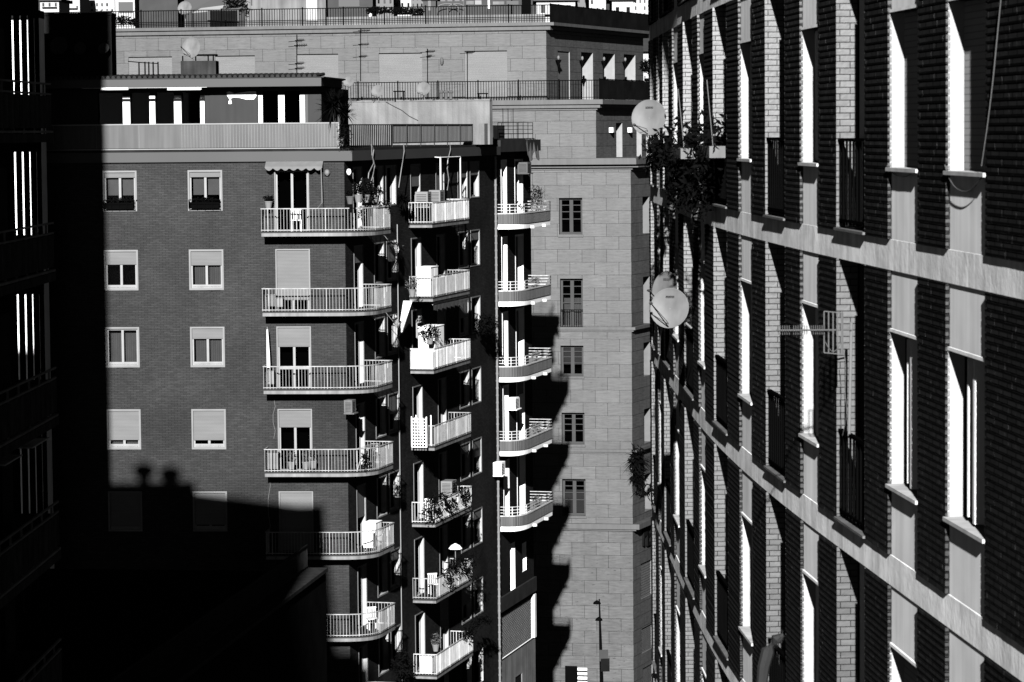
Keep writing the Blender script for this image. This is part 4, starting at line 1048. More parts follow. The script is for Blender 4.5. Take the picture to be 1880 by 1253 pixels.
# scalloped awning
a, zt = WA.hit(489, 297); b = WA.hit(594, 297)[0]; t = thing('awning', 'small pale scalloped awning over the top corner balcony door', 'awning', WA.pt((a+b)/2, .1, zt))
m = MB(); m.wbox(WA, a, b, 0, .12, zt-.04, zt+.05); build('case', m, 'offwhite', t)
m = MB(); n = 36; zf = zt-.20
for i in range(n):
    x0, x1 = a+(b-a)*i/n, a+(b-a)*(i+1)/n; m.face([WA.pt(x0, .12, zt), WA.pt(x1, .12, zt), WA.pt(x1, .42, zf), WA.pt(x0, .42, zf)])
    dz = lambda u: .05+.11*abs(sin(pi*u*7.0)); m.face([WA.pt(x0, .42, zf), WA.pt(x1, .42, zf), WA.pt(x1, .43+.01*sin(i), zf-dz((i+1)/n)), WA.pt(x0, .43+.01*sin(i), zf-dz(i/n))])
build('canopy', m, 'curtain', t)
m = MB(); x = b-.05; zz = ZS[0]+1.1; m.tube([WA.pt(x, .42, zf), WA.pt(x+.03, .5, (zf+zz)/2), WA.pt(x+.05, .6, zz+.2), WA.pt(x-.1, .8, zz)], .018, 6); build('rod', m, 'mast', t)
s, z = WA.hit(601, 317); m = MB(); c = WA.pt(s, .1, z); m.lathe(c, [(.02, -.13), (.1, -.08), (.12, 0), (.08, .1), (.02, .12)], 10); tag(build('wall_lamp', m, 'dish', loc=c, smooth=True), 'small oval wall lamp right of the scalloped awning', 'wall lamp')
s, z = WB.hit(640.5, 316, .15); m = MB(); c = WB.pt(s, .15, z); m.lathe(c, [(.02, -.12), (.08, -.08), (.1, 0), (.07, .1), (.02, .12)], 10); tag(build('wall_lamp', m, 'white', loc=c, smooth=True), 'bright white globe lamp on the shaded side wall just round the corner', 'wall lamp')
# AC units
S0B = WB.hit(750, 350)[0]
def inside(W, s, w_): return max(s, S0B+w_/2+.12) if W is WB and 7 < s < 15 else s
def acunit(W, px, py, d, w_, h_, lab, depth=.3, mat='offwhite'):
    s, z = W.hit(px, py, d); s = inside(W, s, w_); c = W.pt(s, d, z-h_/2); t = thing('air_conditioner', lab, 'air conditioner', c)
    m = MB(); m.wbox(W, s-w_/2, s+w_/2, d-depth, d, z-h_/2, z+h_/2); build('casing', m, mat, t, bevel=.01)
    m = MB(); 
    for i in range(7): zz = z-h_/2+.05+(h_-.1)*i/7; m.wbox(W, s-w_/2+.05, s+w_/2-.2, d+.001, d+.012, zz, zz+.02)
    build('grille', m, 'wood', t)
    m = MB(); m.wbox(W, s-w_/2-.03, s+w_/2+.05, d-depth, d+.08, z-h_/2-.05, z-h_/2-.005); build('bracket', m, mat, t)
    # end grille facing the street
    m = MB()
    for i in range(7): zz = z-h_/2+.06+(h_-.12)*i/7; m.wbox(W, s-w_/2-.012, s-w_/2-.001, d-depth+.06, d-.06, zz, zz+.022)
    build('end_grille', m, 'wood', t)
    return t
acunit(WB, 650, 746, .42, .5, .5, 'air conditioner on the shaded side wall near the corner, above the fourth balcony', .34, 'dish')
acunit(WE, 972, 308, .55, .8, .52, 'air conditioner at the top right corner of the narrow block, above its plants', .5, 'cloth')
acunit(WE, 950, 740, .40, .9, .55, 'white air conditioner high on the narrow block over its fourth rounded balcony', .35, 'white')
acunit(WE, 924, 860, .45, .75, .6, 'white air conditioner right of the drain pipe over the fifth rounded balcony', .4, 'white')
acunit(WB, 786, 366, .80, .6, .62, 'air conditioner standing at the front end of the topmost long balcony', .55, 'mast')
acunit(WB, 812, 361, .72, .7, .55, 'air conditioner behind the first one on the topmost long balcony', .5, 'mast')
acunit(WB, 834, 894, .85, .8, .55, 'air conditioner behind the ivy on the fifth long balcony', .5, 'mast')
def boxthing(W, px, py, d, w_, dp, h_, lab, cat, mat, name, fl=None):
    s, z = W.hit(px, py, d); z = z if fl is None else ZS[fl]+.2; s = inside(W, s, w_); t = thing(name, lab, cat, W.pt(s, d, z))
    m = MB(); m.wbox(W, s-w_/2, s+w_/2, d-dp, d, z, z+h_); build('body', m, mat, t, bevel=.012)
    m = MB(); m.wbox(W, s-w_/2-.02, s+w_/2+.02, d-dp-.01, d+.02, z+h_+.002, z+h_+.03); build('top', m, mat, t)
    m = MB(); m.wbox(W, s-w_/2+.04, s-.01, d+.001, d+.012, z+.05, z+h_-.05); m.wbox(W, s+.01, s+w_/2-.04, d+.001, d+.012, z+.05, z+h_-.05); build('doors', m, mat, t)
    return t
boxthing(WB, 780, 402, .78, .7, .5, .85, 'black cabinet on the topmost long balcony under the air conditioners', 'cabinet', 'metal', 'cabinet', 0)
boxthing(WB, 806, 622, .8, 1.6, .7, 1.7, 'tall white cupboard on the third long balcony', 'cupboard', 'white', 'cupboard', 2)
boxthing(WB, 797, 497, .85, 1.2, .6, 1.22, 'low white cupboard on the second long balcony', 'cupboard', 'white', 'cupboard', 1)
boxthing(WA, 498, 563, .55, .28, .3, .45, 'slim pale box at the left end of the second corner balcony', 'box', 'curtain', 'storage_box')
boxthing(WA, 513, 564, .5, .28, .3, .33, 'small pale box beside the slim one on the second corner balcony', 'box', 'frame', 'storage_box')
boxthing(WA, 497, 706, .55, .26, .3, .5, 'pale box at the left end of the third corner balcony under the folded parasol', 'box', 'frame', 'storage_box')
boxthing(WA, 501, 862, .5, .42, .4, .62, 'grey cupboard at the left end of the fourth corner balcony', 'cupboard', 'shutter', 'cupboard')
boxthing(WB, 695, 1000, .75, .9, .5, .98, 'bright white storage chest on the fifth corner balcony', 'chest', 'white', 'storage_chest', 4)
boxthing(WB, 773, 1238, .75, .35, .5, .7, 'white drawer tower on the lowest long balcony', 'drawers', 'white', 'drawer_tower', 6)
# lattice cabinet
s, z = WB.hit(783, 815, .9); s += .5; z = ZS[3]+.2; t = thing('wire_rack', 'white wire rack on the fourth long balcony', 'rack', WB.pt(s, .9, z))
m = MB()
for i in range(10): m.wbox(WB, s-.35, s+.35, .2, .22, z+.13*i, z+.13*i+.03); m.wbox(WB, s-.37, s-.35, .22, .85, z+.13*i, z+.13*i+.03)
for i in range(6): m.wbox(WB, s-.375, s-.355, .22+.12*i, .25+.12*i, z, z+1.25)
build('wires', m, 'white', t)
m = MB()
for x, d in ((-.37, .2), (-.37, .85), (.33, .2), (.33, .85)): m.wbox(WB, s+x, s+x+.04, d, d+.04, z, z+1.3)
build('frame', m, 'white', t)
# folded parasol, cloth curtain, fringe awning
s, z = WA.hit(493, 668, .6); t = thing('parasol', 'folded white parasol at the left end of the third corner balcony', 'parasol', WA.pt(s, .6, z-.6))
m = MB(); c = WA.pt(s, .6, z-.7); m.tube([c, c+Vector((-.03, 0, 2.15))], .02, 6); build('pole', m, 'mast', t)
m = MB(); m.tube([c+Vector((0, 0, .5)), c+Vector((-.01, 0, 1.2)), c+Vector((-.03, 0, 2.05))], [.075, .06, .025], 8); build('canopy', m, 'white', t)
s, z = WB.hit(757, 553, .95); m = MB(); R = random.Random(2)
tp = [WB.pt(s+.02*i, .95-.07*i, z) for i in range(7)]; bt = [WB.pt(s+.25+.10*i, .45-.06*i, z-1.25-.05*i) for i in range(7)]
for i in range(6):
    o_ = .03*(-1)**i; m.face([tp[i], tp[i+1], bt[i+1]+Vector((o_, 0, 0)), bt[i]-Vector((o_, 0, 0))])
tag(build('curtain', m, 'white', loc=tp[0]), 'white curtain drawn aside at the end of the third long balcony', 'curtain')
s0 = WB.hit(794, 540, .9)[0]; s1 = WB.hit(860, 540, .9)[0]; z = ZS[1]-.05; m = MB(); n = 26
t = thing('awning', 'rolled grey awning with ragged fringe hanging under the second long balcony', 'awning', WB.pt(s0, .9, z-.2))
m.tube([WB.pt(s0, .9, z-.06), WB.pt(s1, .9, z-.06)], .05, 8); build('roller', m, 'offwhite', t); m = MB()
for i in range(n): x0 = s0+(s1-s0)*i/n; x1 = s0+(s1-s0)*(i+.8)/n; m.face([WB.pt(x0, .93, z-.08), WB.pt(x1, .93, z-.08), WB.pt(x1, .95, z-.32-.06*(i % 3)), WB.pt(x0, .95, z-.34)])
build('fringe', m, 'cloth', t)
# plants on the balconies
c = atY(622, 205, 119.8); t = thing('potted_plant', 'big spiky yucca at the roof terrace corner', 'plant', c-Vector((0, 0, 1)))
m = MB(); spiky(c+Vector((-.2, 0, .2)), 170, .95, m, 3, .03); spiky(c+Vector((.25, .3, -.1)), 130, .62, m, 5, .03); spiky(c+Vector((.0, -.1, .45)), 100, .6, m, 6, .03, .6); build('leaves', m, 'leaf', t)
m = MB(); m.tube([c-Vector((0, 0, 1.1)), c+Vector((0, 0, .3))], .06, 7); m.tube([c-Vector((.1, 0, 1.1)), c+Vector((-.2, 0, .1))], .05, 7); build('stem', m, 'wood', t)
m = MB(); m.lathe(c-Vector((0, 0, 1.35)), [(.16, 0), (.24, .35), (.26, .36), (.2, .3)], 12); build('pot', m, 'pot', t)
bush(atY(632, 240, 119.2), (.35, .3, .42), 260, .04, 'dark trailing leaves spilling over the roof terrace railing below the yucca', seed=41, droop=.45)
def potted(px, py, W, d, r, hgt, n, lab, seed, spk=False, mat='leaf', pot='pot', sz=.05):
    s, z = W.hit(px, py, d); s = inside(W, s, .3); c = W.pt(s, d, z); t = thing('potted_plant', lab, 'plant', c)
    m = MB(); m.lathe(c, [(.10, 0), (.15, .26), (.165, .27), (.16, .3), (.12, .29)], 12); build('pot', m, pot, t)
    if spk: m = spiky(c+Vector((0, 0, .35+hgt*.3)), n, hgt, seed=seed, w=.025)
    else: m = cluster(c+Vector((0, 0, .3+hgt*.5)), (r, r, hgt*.6), n, sz, seed=seed)
    build('foliage', m, mat, t); return t
potted(643, 375, WB, .7, .2, .25, 60, 'low plant in a grey pot at the bend of the topmost corner balcony', 51, pot='cloth')
potted(658, 372, WB, .6, .32, .45, 220, 'leafy dark plant in the middle of the topmost corner balcony', 52)
potted(672, 372, WB, .6, .36, .62, 320, 'tallest bushy dark plant on the topmost corner balcony', 53)
potted(688, 372, WB, .5, .4, .3, 200, 'low spreading plant right of the tallest bush on the topmost corner balcony', 54)
potted(493, 384, WA, .4, .22, .2, 120, 'round dark shrub at the left end of the topmost corner balcony', 55)
c = WB.pt(WB.hit(729, 370)[0], .28, atY(729, 370, 124).z); o = build('hanging_plant', spiky(c, 200, .46, seed=9, w=.025, up=0), 'leaf', loc=c); tag(o, 'dark spiky plant hanging on the shaded wall right of the topmost corner balcony', 'plant')
bush(WB.pt(WB.hit(876, 603)[0], .45, atY(876, 603, 137).z), (.55, 1.5, .5), 700, .07, 'dark bush standing for a plant and its shadow on the wall right of the third long balcony', seed=61, name='wall_plant')  # leaf mass also stands in for the plant's shadow on the wall
potted(782, 634, WB, .8, .5, .5, 340, 'rounded dark shrub over the front rail of the third long balcony', 62)
potted(757, 545, WB, .8, .3, .45, 160, 'pale leafy plant at the front corner of the second long balcony', 63, mat='leaf2')
def ivy(px0, px1, k, lab, seed, n=900, up=.25, down=.6, dd=1.05):
    s0 = WB.hit(px0, 400, dd)[0]; s1 = WB.hit(px1, 400, dd)[0]; z = ZS[k]+1.1; R = random.Random(seed); m = MB(); nb_ = 9
    for i in range(nb_):
        f = (i+.5)/nb_; c = WB.pt(s0+(s1-s0)*f, dd, z+R.uniform(-.05, up)-(.35 if R.random() < .4 else 0)*down)
        cluster(c, (.28, (s1-s0)/nb_*.8, R.uniform(.16, .38)), n//nb_, .06, m, seed=seed*10+i, droop=down*R.random())
    m.tube([WB.pt(s0, dd, z), WB.pt((s0+s1)/2, dd, z+.12), WB.pt(s1, dd, z)], .012, 4); c = WB.pt((s0+s1)/2, dd, z); tag(build('climbing_plant', m, 'leaf', loc=c), lab, 'plant')
ivy(774, 856, 4, 'dark ivy tangled along the rail of the fifth long balcony', 71)
ivy(806, 868, 5, 'dark climbing plant over the rail of the sixth long balcony', 72, 800)
ivy(842, 890, 6, 'dark leafy plant at the far end of the lowest long balcony', 73, 600, .35, .2)
ivy(700, 716, 0, 'sparse dark stems along the end rail of the topmost corner balcony', 74, 120, .1, .2)
for i, (px, py, lab) in enumerate(((535, 862, 'first leafy plant behind the bars of the fourth corner balcony'), (562, 862, 'second leafy plant under the door of the fourth corner balcony'), (575, 860, 'slim plant right of the door on the fourth corner balcony'))):
    potted(px, py, WA, .5, .16, .5, 90, lab, 80+i, mat='leaf2')
for i, (px, k) in enumerate(((668, 3), (684, 3), (705, 3))):
    s = WB.hit(px, 830, .9)[0]; c = WB.pt(s, .95, ZS[3]+.65); bush(c, (.2, .25, .35), 110, .05, ['leafy plant at the bend of the fourth corner balcony', 'leafy plant midway along the side of the fourth corner balcony', 'sparse plant at the far end of the fourth corner balcony'][i], seed=90+i, name='railing_plant')
bush(WB.pt(WB.hit(700, 1235)[0], .9, atY(700, 1230, 122).z), (.5, 1.2, .55), 500, .07, 'dark palm-like plant below the sixth corner balcony at the bottom edge', seed=95, name='wall_plant', droop=.3)
potted(800, 1196, WB, .6, .25, .5, 120, 'dim potted plant by the door of the lowest long balcony', 96, mat='leaf2')
# narrow block balcony plants
for k in range(5):
    s = WE.hit(985, 400, .7)[0]; c = WE.pt(SB+5.0, .75, ZE[k]+1.0); nm = ['topmost', 'second', 'third', 'fourth', 'lowest'][k]
    if k == 0:
        bush(c+Vector((0, 0, .45)), (.4, 1.0, .55), 260, .05, 'tall wispy shrub on the topmost rounded balcony', seed=101, name='railing_plant'); 
        o = build('railing_plant', spiky(c+Vector((.3, .5, .5)), 60, .6, seed=12, w=.02), 'leaf2', loc=c); tag(o, 'thin pale stems sticking out of the topmost rounded balcony', 'plant')
        bush(WE.pt(SB+1.6, .8, ZE[0]+1.05), (.35, .9, .3), 120, .05, 'low leaves behind the front rail of the topmost rounded balcony', seed=102, name='railing_plant')
    else:
        bush(c, (.3, 1.1, .16), 120, .05, 'row of small pale plants on the %s rounded balcony' % nm, seed=103+k, mat='leaf2', name='railing_plant')
# edge-on dishes on the side wall
for i, (px, py) in enumerate(((727, 452), (727, 590))):
    s = WB.hit(px, py, .45)[0]; c = WB.pt(s, .45, WB.hit(px, py, .45)[1]); dish(c, .28, (.92, -.30, .25), ['small edge-on dish on the shaded wall right of the second corner balcony', 'small edge-on dish on the shaded wall right of the third corner balcony'][i], arm_to=WB.pt(s-.2, 0, c.z+.45), mat='white')
# roof of the main block: hut with dish, rail, aerials
a = atY(332, 137, 122.5); b = atY(396, 108, 122.5); t = thing('chimney_hut', 'stained square chimney hut on the penthouse roof carrying a big dish', 'chimney', (a.x, a.y, CZ+2.2))
m = MB(); m.prism([(a.x, a.y), (b.x, a.y), (b.x, a.y+1.3), (a.x, a.y+1.3)], CZ+2.0, b.z-.08); build('shaft', m, 'plasterD', t)
m = MB()
for x in (a.x+.08, a.x+.6, a.x+1.1, b.x-.1): m.tube([(x, a.y+.05, b.z-.08), (x, a.y+.05, b.z+.12)], .03, 6)
m.wbox(Wall((a.x, a.y), t=(1, 0), n=(0, -1)), .45, b.x-a.x+.03, -.6, .05, b.z+.12, b.z+.18); build('cap', m, 'metal', t)
dish(atY(351, 88, 122.4), .42, (-.12, -.93, .3), 'big pale dish on the chimney hut of the penthouse roof', feed=atY(333, 87, 121.7), arm_to=(a.x+.45, 122.6, b.z), el=.85)
m = MB(); p0 = atY(255, 137, 122); 
for x in (255, 266, 273, 281, 290): q = atY(x, 114, 122+(x-255)*.01); m.tube([(q.x, q.y, CZ+2.1), (q.x, q.y, q.z)], .03, 5)
m.tube([atY(235, 113, 122), atY(256, 115, 122), atY(290, 117, 122.3)], .02, 5); tag(build('roof_ladder_rail', m, 'metal', loc=p0), 'short dark safety rail on the tiled penthouse roof', 'rail')
for i, (px, py, r_) in enumerate(((108, 84, .36), (147, 89, .25), (190, 89, .22))):
    c = atY(px, py, 121.6); dish(c, r_, (-.25, -.9, .25), ['largest of three dim dishes on the black roof block', 'middle one of three dim dishes on the black roof block', 'rightmost of three dim dishes on the black roof block'][i], arm_to=atY(px+4, py+5, 121.95), mat='wood')
for i, (px, py, r_) in enumerate(((693, 167.5, .28), (777, 163, .31), (640, 150, .24))):
    c = atY(px, py, 139.75); dish(c, r_, (-.15, -.93, .3), ['left dish standing on the old plaster roof wall', 'right and larger dish standing on the old plaster roof wall', 'small dish behind the yucca, left end of the plaster roof wall'][i], feed=atY(px-10, py+8, 139.3), arm_to=(c.x+.05, 139.85, atY(px, 186, 139.2).z))
def aerial(px, y0, y1, Y, els, lab):
    a = atY(px, y1, Y); b = atY(px, y0, Y); t = thing('tv_aerial', lab, 'TV aerial', a); m = MB(); m.tube([a, b], .022, 5); build('mast', m, 'metal', t); m = MB()
    for py, w_ in els:
        c = atY(px, py, Y); m.tube([c-Vector((w_*.25, 0, 0)), c+Vector((w_, -.25, 0))], .018, 4)
        for k in range(6): q = c+Vector((w_*k/6, -.04*k, 0)); m.tube([q-Vector((.04, .2, .07)), q+Vector((.04, .2, .07))], .012, 4)
        m.tube([c-Vector((.35, 0, .05)), c+Vector((.35, 0, .02))], .012, 4)
    m.tube([atY(px, els[0][0], Y), atY(px, els[-1][0], Y)], .012, 4); build('elements', m, 'metal', t)
aerial(545, 64, 137, 127, ((75, .3), (84, .45), (117, .3), (126, .3)), 'thin black aerial with four tiers, left of centre before the stone penthouse')
aerial(662, 52, 150, 140, ((57, .45), (82, .4), (104, .3)), 'tall black aerial above the plaster roof wall')
aerial(785, 90, 183, 141, ((95, .35), (104, .2)), 'thin aerial right of the larger wall dish')
aerial(858, 95, 183, 141, ((97, .3),), 'bent thin aerial near the right end of the plaster roof wall')
for i, (x0, x1, y0, y1, mt, lab) in enumerate(((722, 744, 167, 183, 'metal', 'dark low table on the plaster roof wall between the two dishes'), (806, 832, 164, 183, 'cloth', 'cluster of grey vent pots on the plaster roof wall'), (876, 896, 171, 184, 'metal', 'small dark table near the right end of the plaster roof wall'))):
    Y = 139.55; a = atY(x0, y1, Y); b = atY(x1, y0, Y); t = thing(['roof_table', 'vent_pots', 'roof_table'][i], lab, ['table', 'vents', 'table'][i], (a.x, Y, a.z)); Wt = Wall((a.x, Y), t=(1, 0), n=(0, -1)); w_ = b.x-a.x
    if i == 1:
        for k in range(3): m = MB(); m.lathe((a.x+.1+.22*k, Y, a.z), [(.07, 0), (.07, .28+.06*(k % 2)), (.11, .3), (.11, .36), (.05, .42)], 8); build('vent_pot', m, mt, t)
        m = MB(); m.wbox(Wt, 0, w_, -.3, .0, a.z-.05, a.z+.02); build('plinth', m, mt, t)
    else:
        m = MB(); m.wbox(Wt, 0, w_, -.3, 0, b.z-.05, b.z); build('table_top', m, mt, t)
        for x in (.05, w_-.1): m = MB(); m.wbox(Wt, x, x+.06, -.2, -.05, a.z-.05, b.z-.05); build('leg', m, mt, t)

# ================================================================ roofscape on the stone block and far houses
def hut(x0, x1, y0, Y, mat, lab, dep=3.0, cat='roof hut', name='roof_hut', base=None, wins=(), roofm='gloom2', over=.12):
    a = atY(x0, 30, Y); b = atY(x1, y0, Y); zt = b.z; zb = zT3t-.05 if base is None else base
    t = thing(name, lab, cat, ((a.x+b.x)/2, Y, zb)); Wt = Wall((a.x, Y), t=(1, -.03), n=(-.03, -1)); w_ = b.x-a.x
    m = MB(); m.wbox(Wt, 0, w_, -dep, 0, zb, zt); build('wall', m, mat, t)
    m = MB(); m.wbox(Wt, -over, w_+over, -dep-over, over, zt+.002, zt+.14); build('roof', m, roofm, t)
    for (u0, u1, v0, v1, mt) in wins:
        p = Wt.hit(u0, v1); q = Wt.hit(u1, v0); m = MB(); m.wbox(Wt, p[0], q[0], .002, .05, p[1], q[1]); o = build('window', m, mt, t)
    return t
hut(212, 247, -14, 187, 'far', 'pale roof hut at the left end of the top terrace', wins=((218, 244, 4, 24, 'fascia'),), roofm='metal')
hut(256, 326, -16, 188, 'gloom2', 'wide dark roof hut beside the pale one at the left of the top terrace')
hut(450, 598, -18, 188, 'stain', 'largest pale plaster roof hut on the top terrace', wins=((563, 582, -10, 39, 'far'), (461, 463, -5, 10, 'wood')))
hut(599, 684, -16, 189, 'gloom2', 'dark grey roof shed right of the largest pale hut', wins=((622, 660, -5, 13, 'fascia'), (677, 682, 20, 39, 'white')))
hut(777, 800, 1, 188, 'wood', 'narrow grey shed with a white panel, middle of the top terrace', wins=((786, 791, 2, 20, 'dish'),))
hut(852, 938, -14, 189, 'gloom2', 'long dark greenhouse-like shed toward the right of the top terrace', wins=((856, 870, 2, 9, 'dish'), (872, 884, 1, 9, 'frame'), (896, 899, -5, 16, 'white'), (905, 926, 3, 9, 'dish'), (930, 952, 2, 9, 'fascia')))
hut(958, 974, -20, 186, 'metal', 'narrow black chimney block near the corner of the top terrace', dep=1)
m = MB(); a = atY(600, 40, 185.5); b = atY(1000, 40, 183.5); Wt = Wall((a.x, a.y), t=(b.x-a.x, b.y-a.y), n=((b.y-a.y), -(b.x-a.x))); m.wbox(Wt, 0, (b-a).length, -.3, 0, zT3t, atY(800, 29, 184.5).z)
tag(build('low_wall', m, 'stain', loc=(a.x, a.y, zT3t)), 'low pale parapet behind the bars of the top terrace', 'wall')
# arched pergola
t = thing('pergola', 'arched metal pergola on the top terrace, middle', 'pergola', atY(825, 44, 185)); m = MB()
for k, Y in enumerate((185, 186.2)):
    for (cx, r_) in ((822, 20), (838, 16)): m.tube([atY(cx+r_*cos(pi*i/12), 16-9*sin(pi*i/12)+(0), Y) for i in range(13)], .03, 5); m.tube([atY(cx-r_, 16, Y), atY(cx-r_, 44, Y)], .03, 5); m.tube([atY(cx+r_, 16, Y), atY(cx+r_, 44, Y)], .03, 5)
build('frame', m, 'mesh', t); m = MB(); m.wbox(Wall((atY(803, 20, 187).x, 187), t=(1, 0), n=(0, -1)), 0, 1.6, 0, .05, zT3t, atY(800, 3, 187).z); build('back_screen', m, 'wood', t)
dish(atY(339, 15, 184.5), .42, (-.15, -.93, .3), 'pale dish on the top terrace at the upper left', feed=atY(345, 26, 184), arm_to=(atY(339, 15, 184.5).x, 184.8, zT3t))
for i, (x0, x1, y0, mt, lab) in enumerate(((352, 402, 14, 'far', 'pale slanting canvas roof at the upper left of the top terrace'), (404, 440, 11, 'stain', 'pale grey canvas roof beside the dark gate'))):
    a = atY(x0, y0+6, 186); b = atY(x1, y0, 186); t = thing('canopy', lab, 'canopy', (a.x, 186, a.z)); m = MB(); m.face([(a.x, 186, a.z-.15), (b.x, 186, b.z-.2), (b.x+.2, 188.5, b.z+.25), (a.x+.3, 188.5, a.z+.25)]); build('canvas', m, mt, t)
    m = MB(); [m.tube([(x, 186.05, zT3t), (x, 186.05, z_-.15)], .03, 5) for x, z_ in ((a.x+.05, a.z), (b.x-.05, b.z-.05))]; build('posts', m, 'metal', t)
a = atY(386, 52, 185); b = atY(436, 20, 185); Wt = Wall((a.x, 185), t=(1, 0), n=(0, -1)); m = MB(); m.wbox(Wt, 0, b.x-a.x, 0, .05, zT3t, b.z); t = thing('gate', 'black panel gate framed in pale posts behind the top fence', 'gate', (a.x, 185, zT3t)); build('leaf', m, 'sheet', t)
m = MB(); m.wbox(Wt, -.15, 0, 0, .08, zT3t, b.z+.05); m.wbox(Wt, b.x-a.x, b.x-a.x+.12, 0, .08, zT3t, b.z+.05); m.wbox(Wt, 0, b.x-a.x, 0, .08, b.z+.002, b.z+.06); build('frame', m, 'fascia', t)
for i, (x, y, Y, rad, n) in enumerate(((432, 8, 187, (.8, .5, .6), 420), (692, 20, 185.5, (.7, .3, .25), 260), (735, 20, 185.5, (.9, .3, .22), 260), (765, 22, 185.5, (.5, .3, .3), 200), (1188, 122, 186.5, (.45, .5, .45), 300), (225, 38, 184.5, (.55, .3, .3), 200), (246, 40, 184.5, (.3, .3, .25), 120))):
    c = atY(x, y, Y); bush(c, rad, n, .09, ['dark tree crown rising over the gate on the top terrace', 'dark plants behind the top fence, just right of the dark grey shed', 'dark plants behind the top fence, above its middle left part', 'dark plants left of the narrow grey shed on the top terrace', 'bush at the far end of the penthouse side wall by the last lamp', 'dark plants behind the top fence at its left end', 'small dark plant second from the left end of the top fence'][i], seed=200+i, name='roof_plant')
def house(x0, x1, y0, y1, Y, mat, lab, nx_=4, ny_=3, roofm='wood', seed=1, gable=False):
    a = atY(x0, y1, Y); b = atY(x1, y0, Y); t = thing('distant_house', lab, 'house', ((a.x+b.x)/2, Y, a.z)); Wt = Wall((a.x, Y), t=(1, 0), n=(0, -1)); w_ = b.x-a.x; h_ = b.z-a.z; R = random.Random(seed)
    m = MB(); m.wbox(Wt, 0, w_, -8, 0, a.z-14, b.z); build('wall', m, mat, t)
    m = MB()
    if gable:
        m.face([Wt.pt(-.4, .5, b.z), Wt.pt(w_+.4, .5, b.z), Wt.pt(w_+.4, -4, b.z+2), Wt.pt(-.4, -4, b.z+2)]); m.face([Wt.pt(-.4, -8.5, b.z), Wt.pt(w_+.4, -8.5, b.z), Wt.pt(w_+.4, -4, b.z+2), Wt.pt(-.4, -4, b.z+2)])
    else: m.wbox(Wt, -.3, w_+.3, -8.3, .4, b.z+.01, b.z+.3)
    build('roof', m, roofm, t)
    for i in range(nx_):
        for j in range(ny_):
            if R.random() < .15: continue
            x = w_*(i+.5)/nx_; z = a.z+h_*(j+.5)/ny_; m = MB(); m.wbox(Wt, x-w_/nx_*.16, x+w_/nx_*.16, 0, .06, z-h_/ny_*.28, z+h_/ny_*.22); build('window', m, R.choice(['sheet', 'gloom2', 'wood']), t)
    m = MB(); m.wbox(Wt, w_*.1, w_*.9, .01, .5, a.z+h_*.1, a.z+h_*.12); build('balcony', m, 'mast', t)
H_ = [(74, 108, 2, 15, 330, 'far', 3, 1, 0), (108, 146, -12, 19, 350, 'far', 4, 3, 0), (146, 210, -20, 26, 360, 'far', 7, 4, 1), (690, 722, -22, 26, 340, 'far2', 3, 3, 1), (722, 755, -26, 30, 345, 'far', 3, 4, 0), (755, 778, -10, 30, 335, 'far2', 3, 3, 0), (800, 852, -18, 20, 350, 'far2', 4, 3, 1), (985, 1056, 2, 30, 300, 'far', 3, 1, 0), (1056, 1082, -12, 30, 305, 'far2', 2, 2, 0), (1082, 1112, -4, 40, 300, 'far', 3, 3, 0), (1124, 1163, 1, 45, 300, 'far', 2, 1, 0), (1163, 1196, -30, 34, 330, 'far', 4, 5, 0), (1178, 1202, 40, 92, 290, 'far', 3, 5, 0), (1180, 1204, 95, 150, 270, 'far', 3, 4, 1)]
LB = ['tiny pale house far behind, at the very upper left edge of the view', 'pale far block with small windows, second from the left above the black roof block', 'wide pale far house with many windows above the black roof block', 'grey far house just right of the dark roof shed', 'pale far house between two grey ones, top middle left', 'small grey far house left of the arched pergola', 'grey far house behind the arched pergola', 'low white far building above the terrace corner', 'narrow grey far building between two white ones', 'white far building with windows above the black screened fence', 'broad blank white far building above the black screened fence', 'tall pale far apartment house nearest the clinker wall, upper right', 'pale far house in the gap left of the clinker wall, level with the screen', 'lowest pale far house in the narrow gap left of the clinker wall']
for i, h in enumerate(H_): house(*h[:6], LB[i], h[6], h[7], 'wood', 300+i, bool(h[8]))
# stains: run-off marks under the sills and repairs on the front wall (thin washes with a shape of their own)
M['stainw'] = plain('soot_wash', .004, .7, .08, .4, 5)
R = random.Random(77)
def wash(W, s, z, w_, h_, par, d=.004, seed=0):
    m = MB(); n = 9; q = random.Random(seed)
    top = [(s-w_/2+w_*i/n, z+q.uniform(-.01, .01)) for i in range(n+1)]; bot = [(s-w_/2+w_*i/n, z-h_*q.uniform(.25, 1)*sin(pi*(i+.4)/(n+.8))) for i in range(n+1)]
    for a, b, c, e in zip(top, top[1:], bot, bot[1:]): m.face([W.pt(a[0], d, a[1]), W.pt(b[0], d, b[1]), W.pt(e[0], d, e[1]), W.pt(c[0], d, c[1])])
    return build('run_off_stain', m, 'stainw', par)
for k, z in enumerate(ZS[:5]):
    for j, (a, b) in enumerate(colA):
        if (k, j) in ((0, 1), (1, 1), (2, 1), (3, 0), (2, 0)): wash(WA, (a+b)/2+R.uniform(-.2, .4), z+.985, R.uniform(.5, 1.0), R.uniform(.05, .12), apt, seed=k*7+j)
# thin conduits on the front wall
for i, (x, y0, y1, lab) in enumerate(((503, 732, 806, 'thin wire beside the fourth corner balcony door'), (494, 868, 990, 'thin wire running down below the fourth corner balcony'))):
    m = MB(); P = []
    for t in range(6): s_, z_ = WA.hit(x+2.5*sin(t*1.9), y0+(y1-y0)*t/5); P.append(WA.pt(s_, .02, z_))
    tag(build('wire', MB().tube(P, .009, 4), 'mast', loc=P[0]), lab, 'wire')
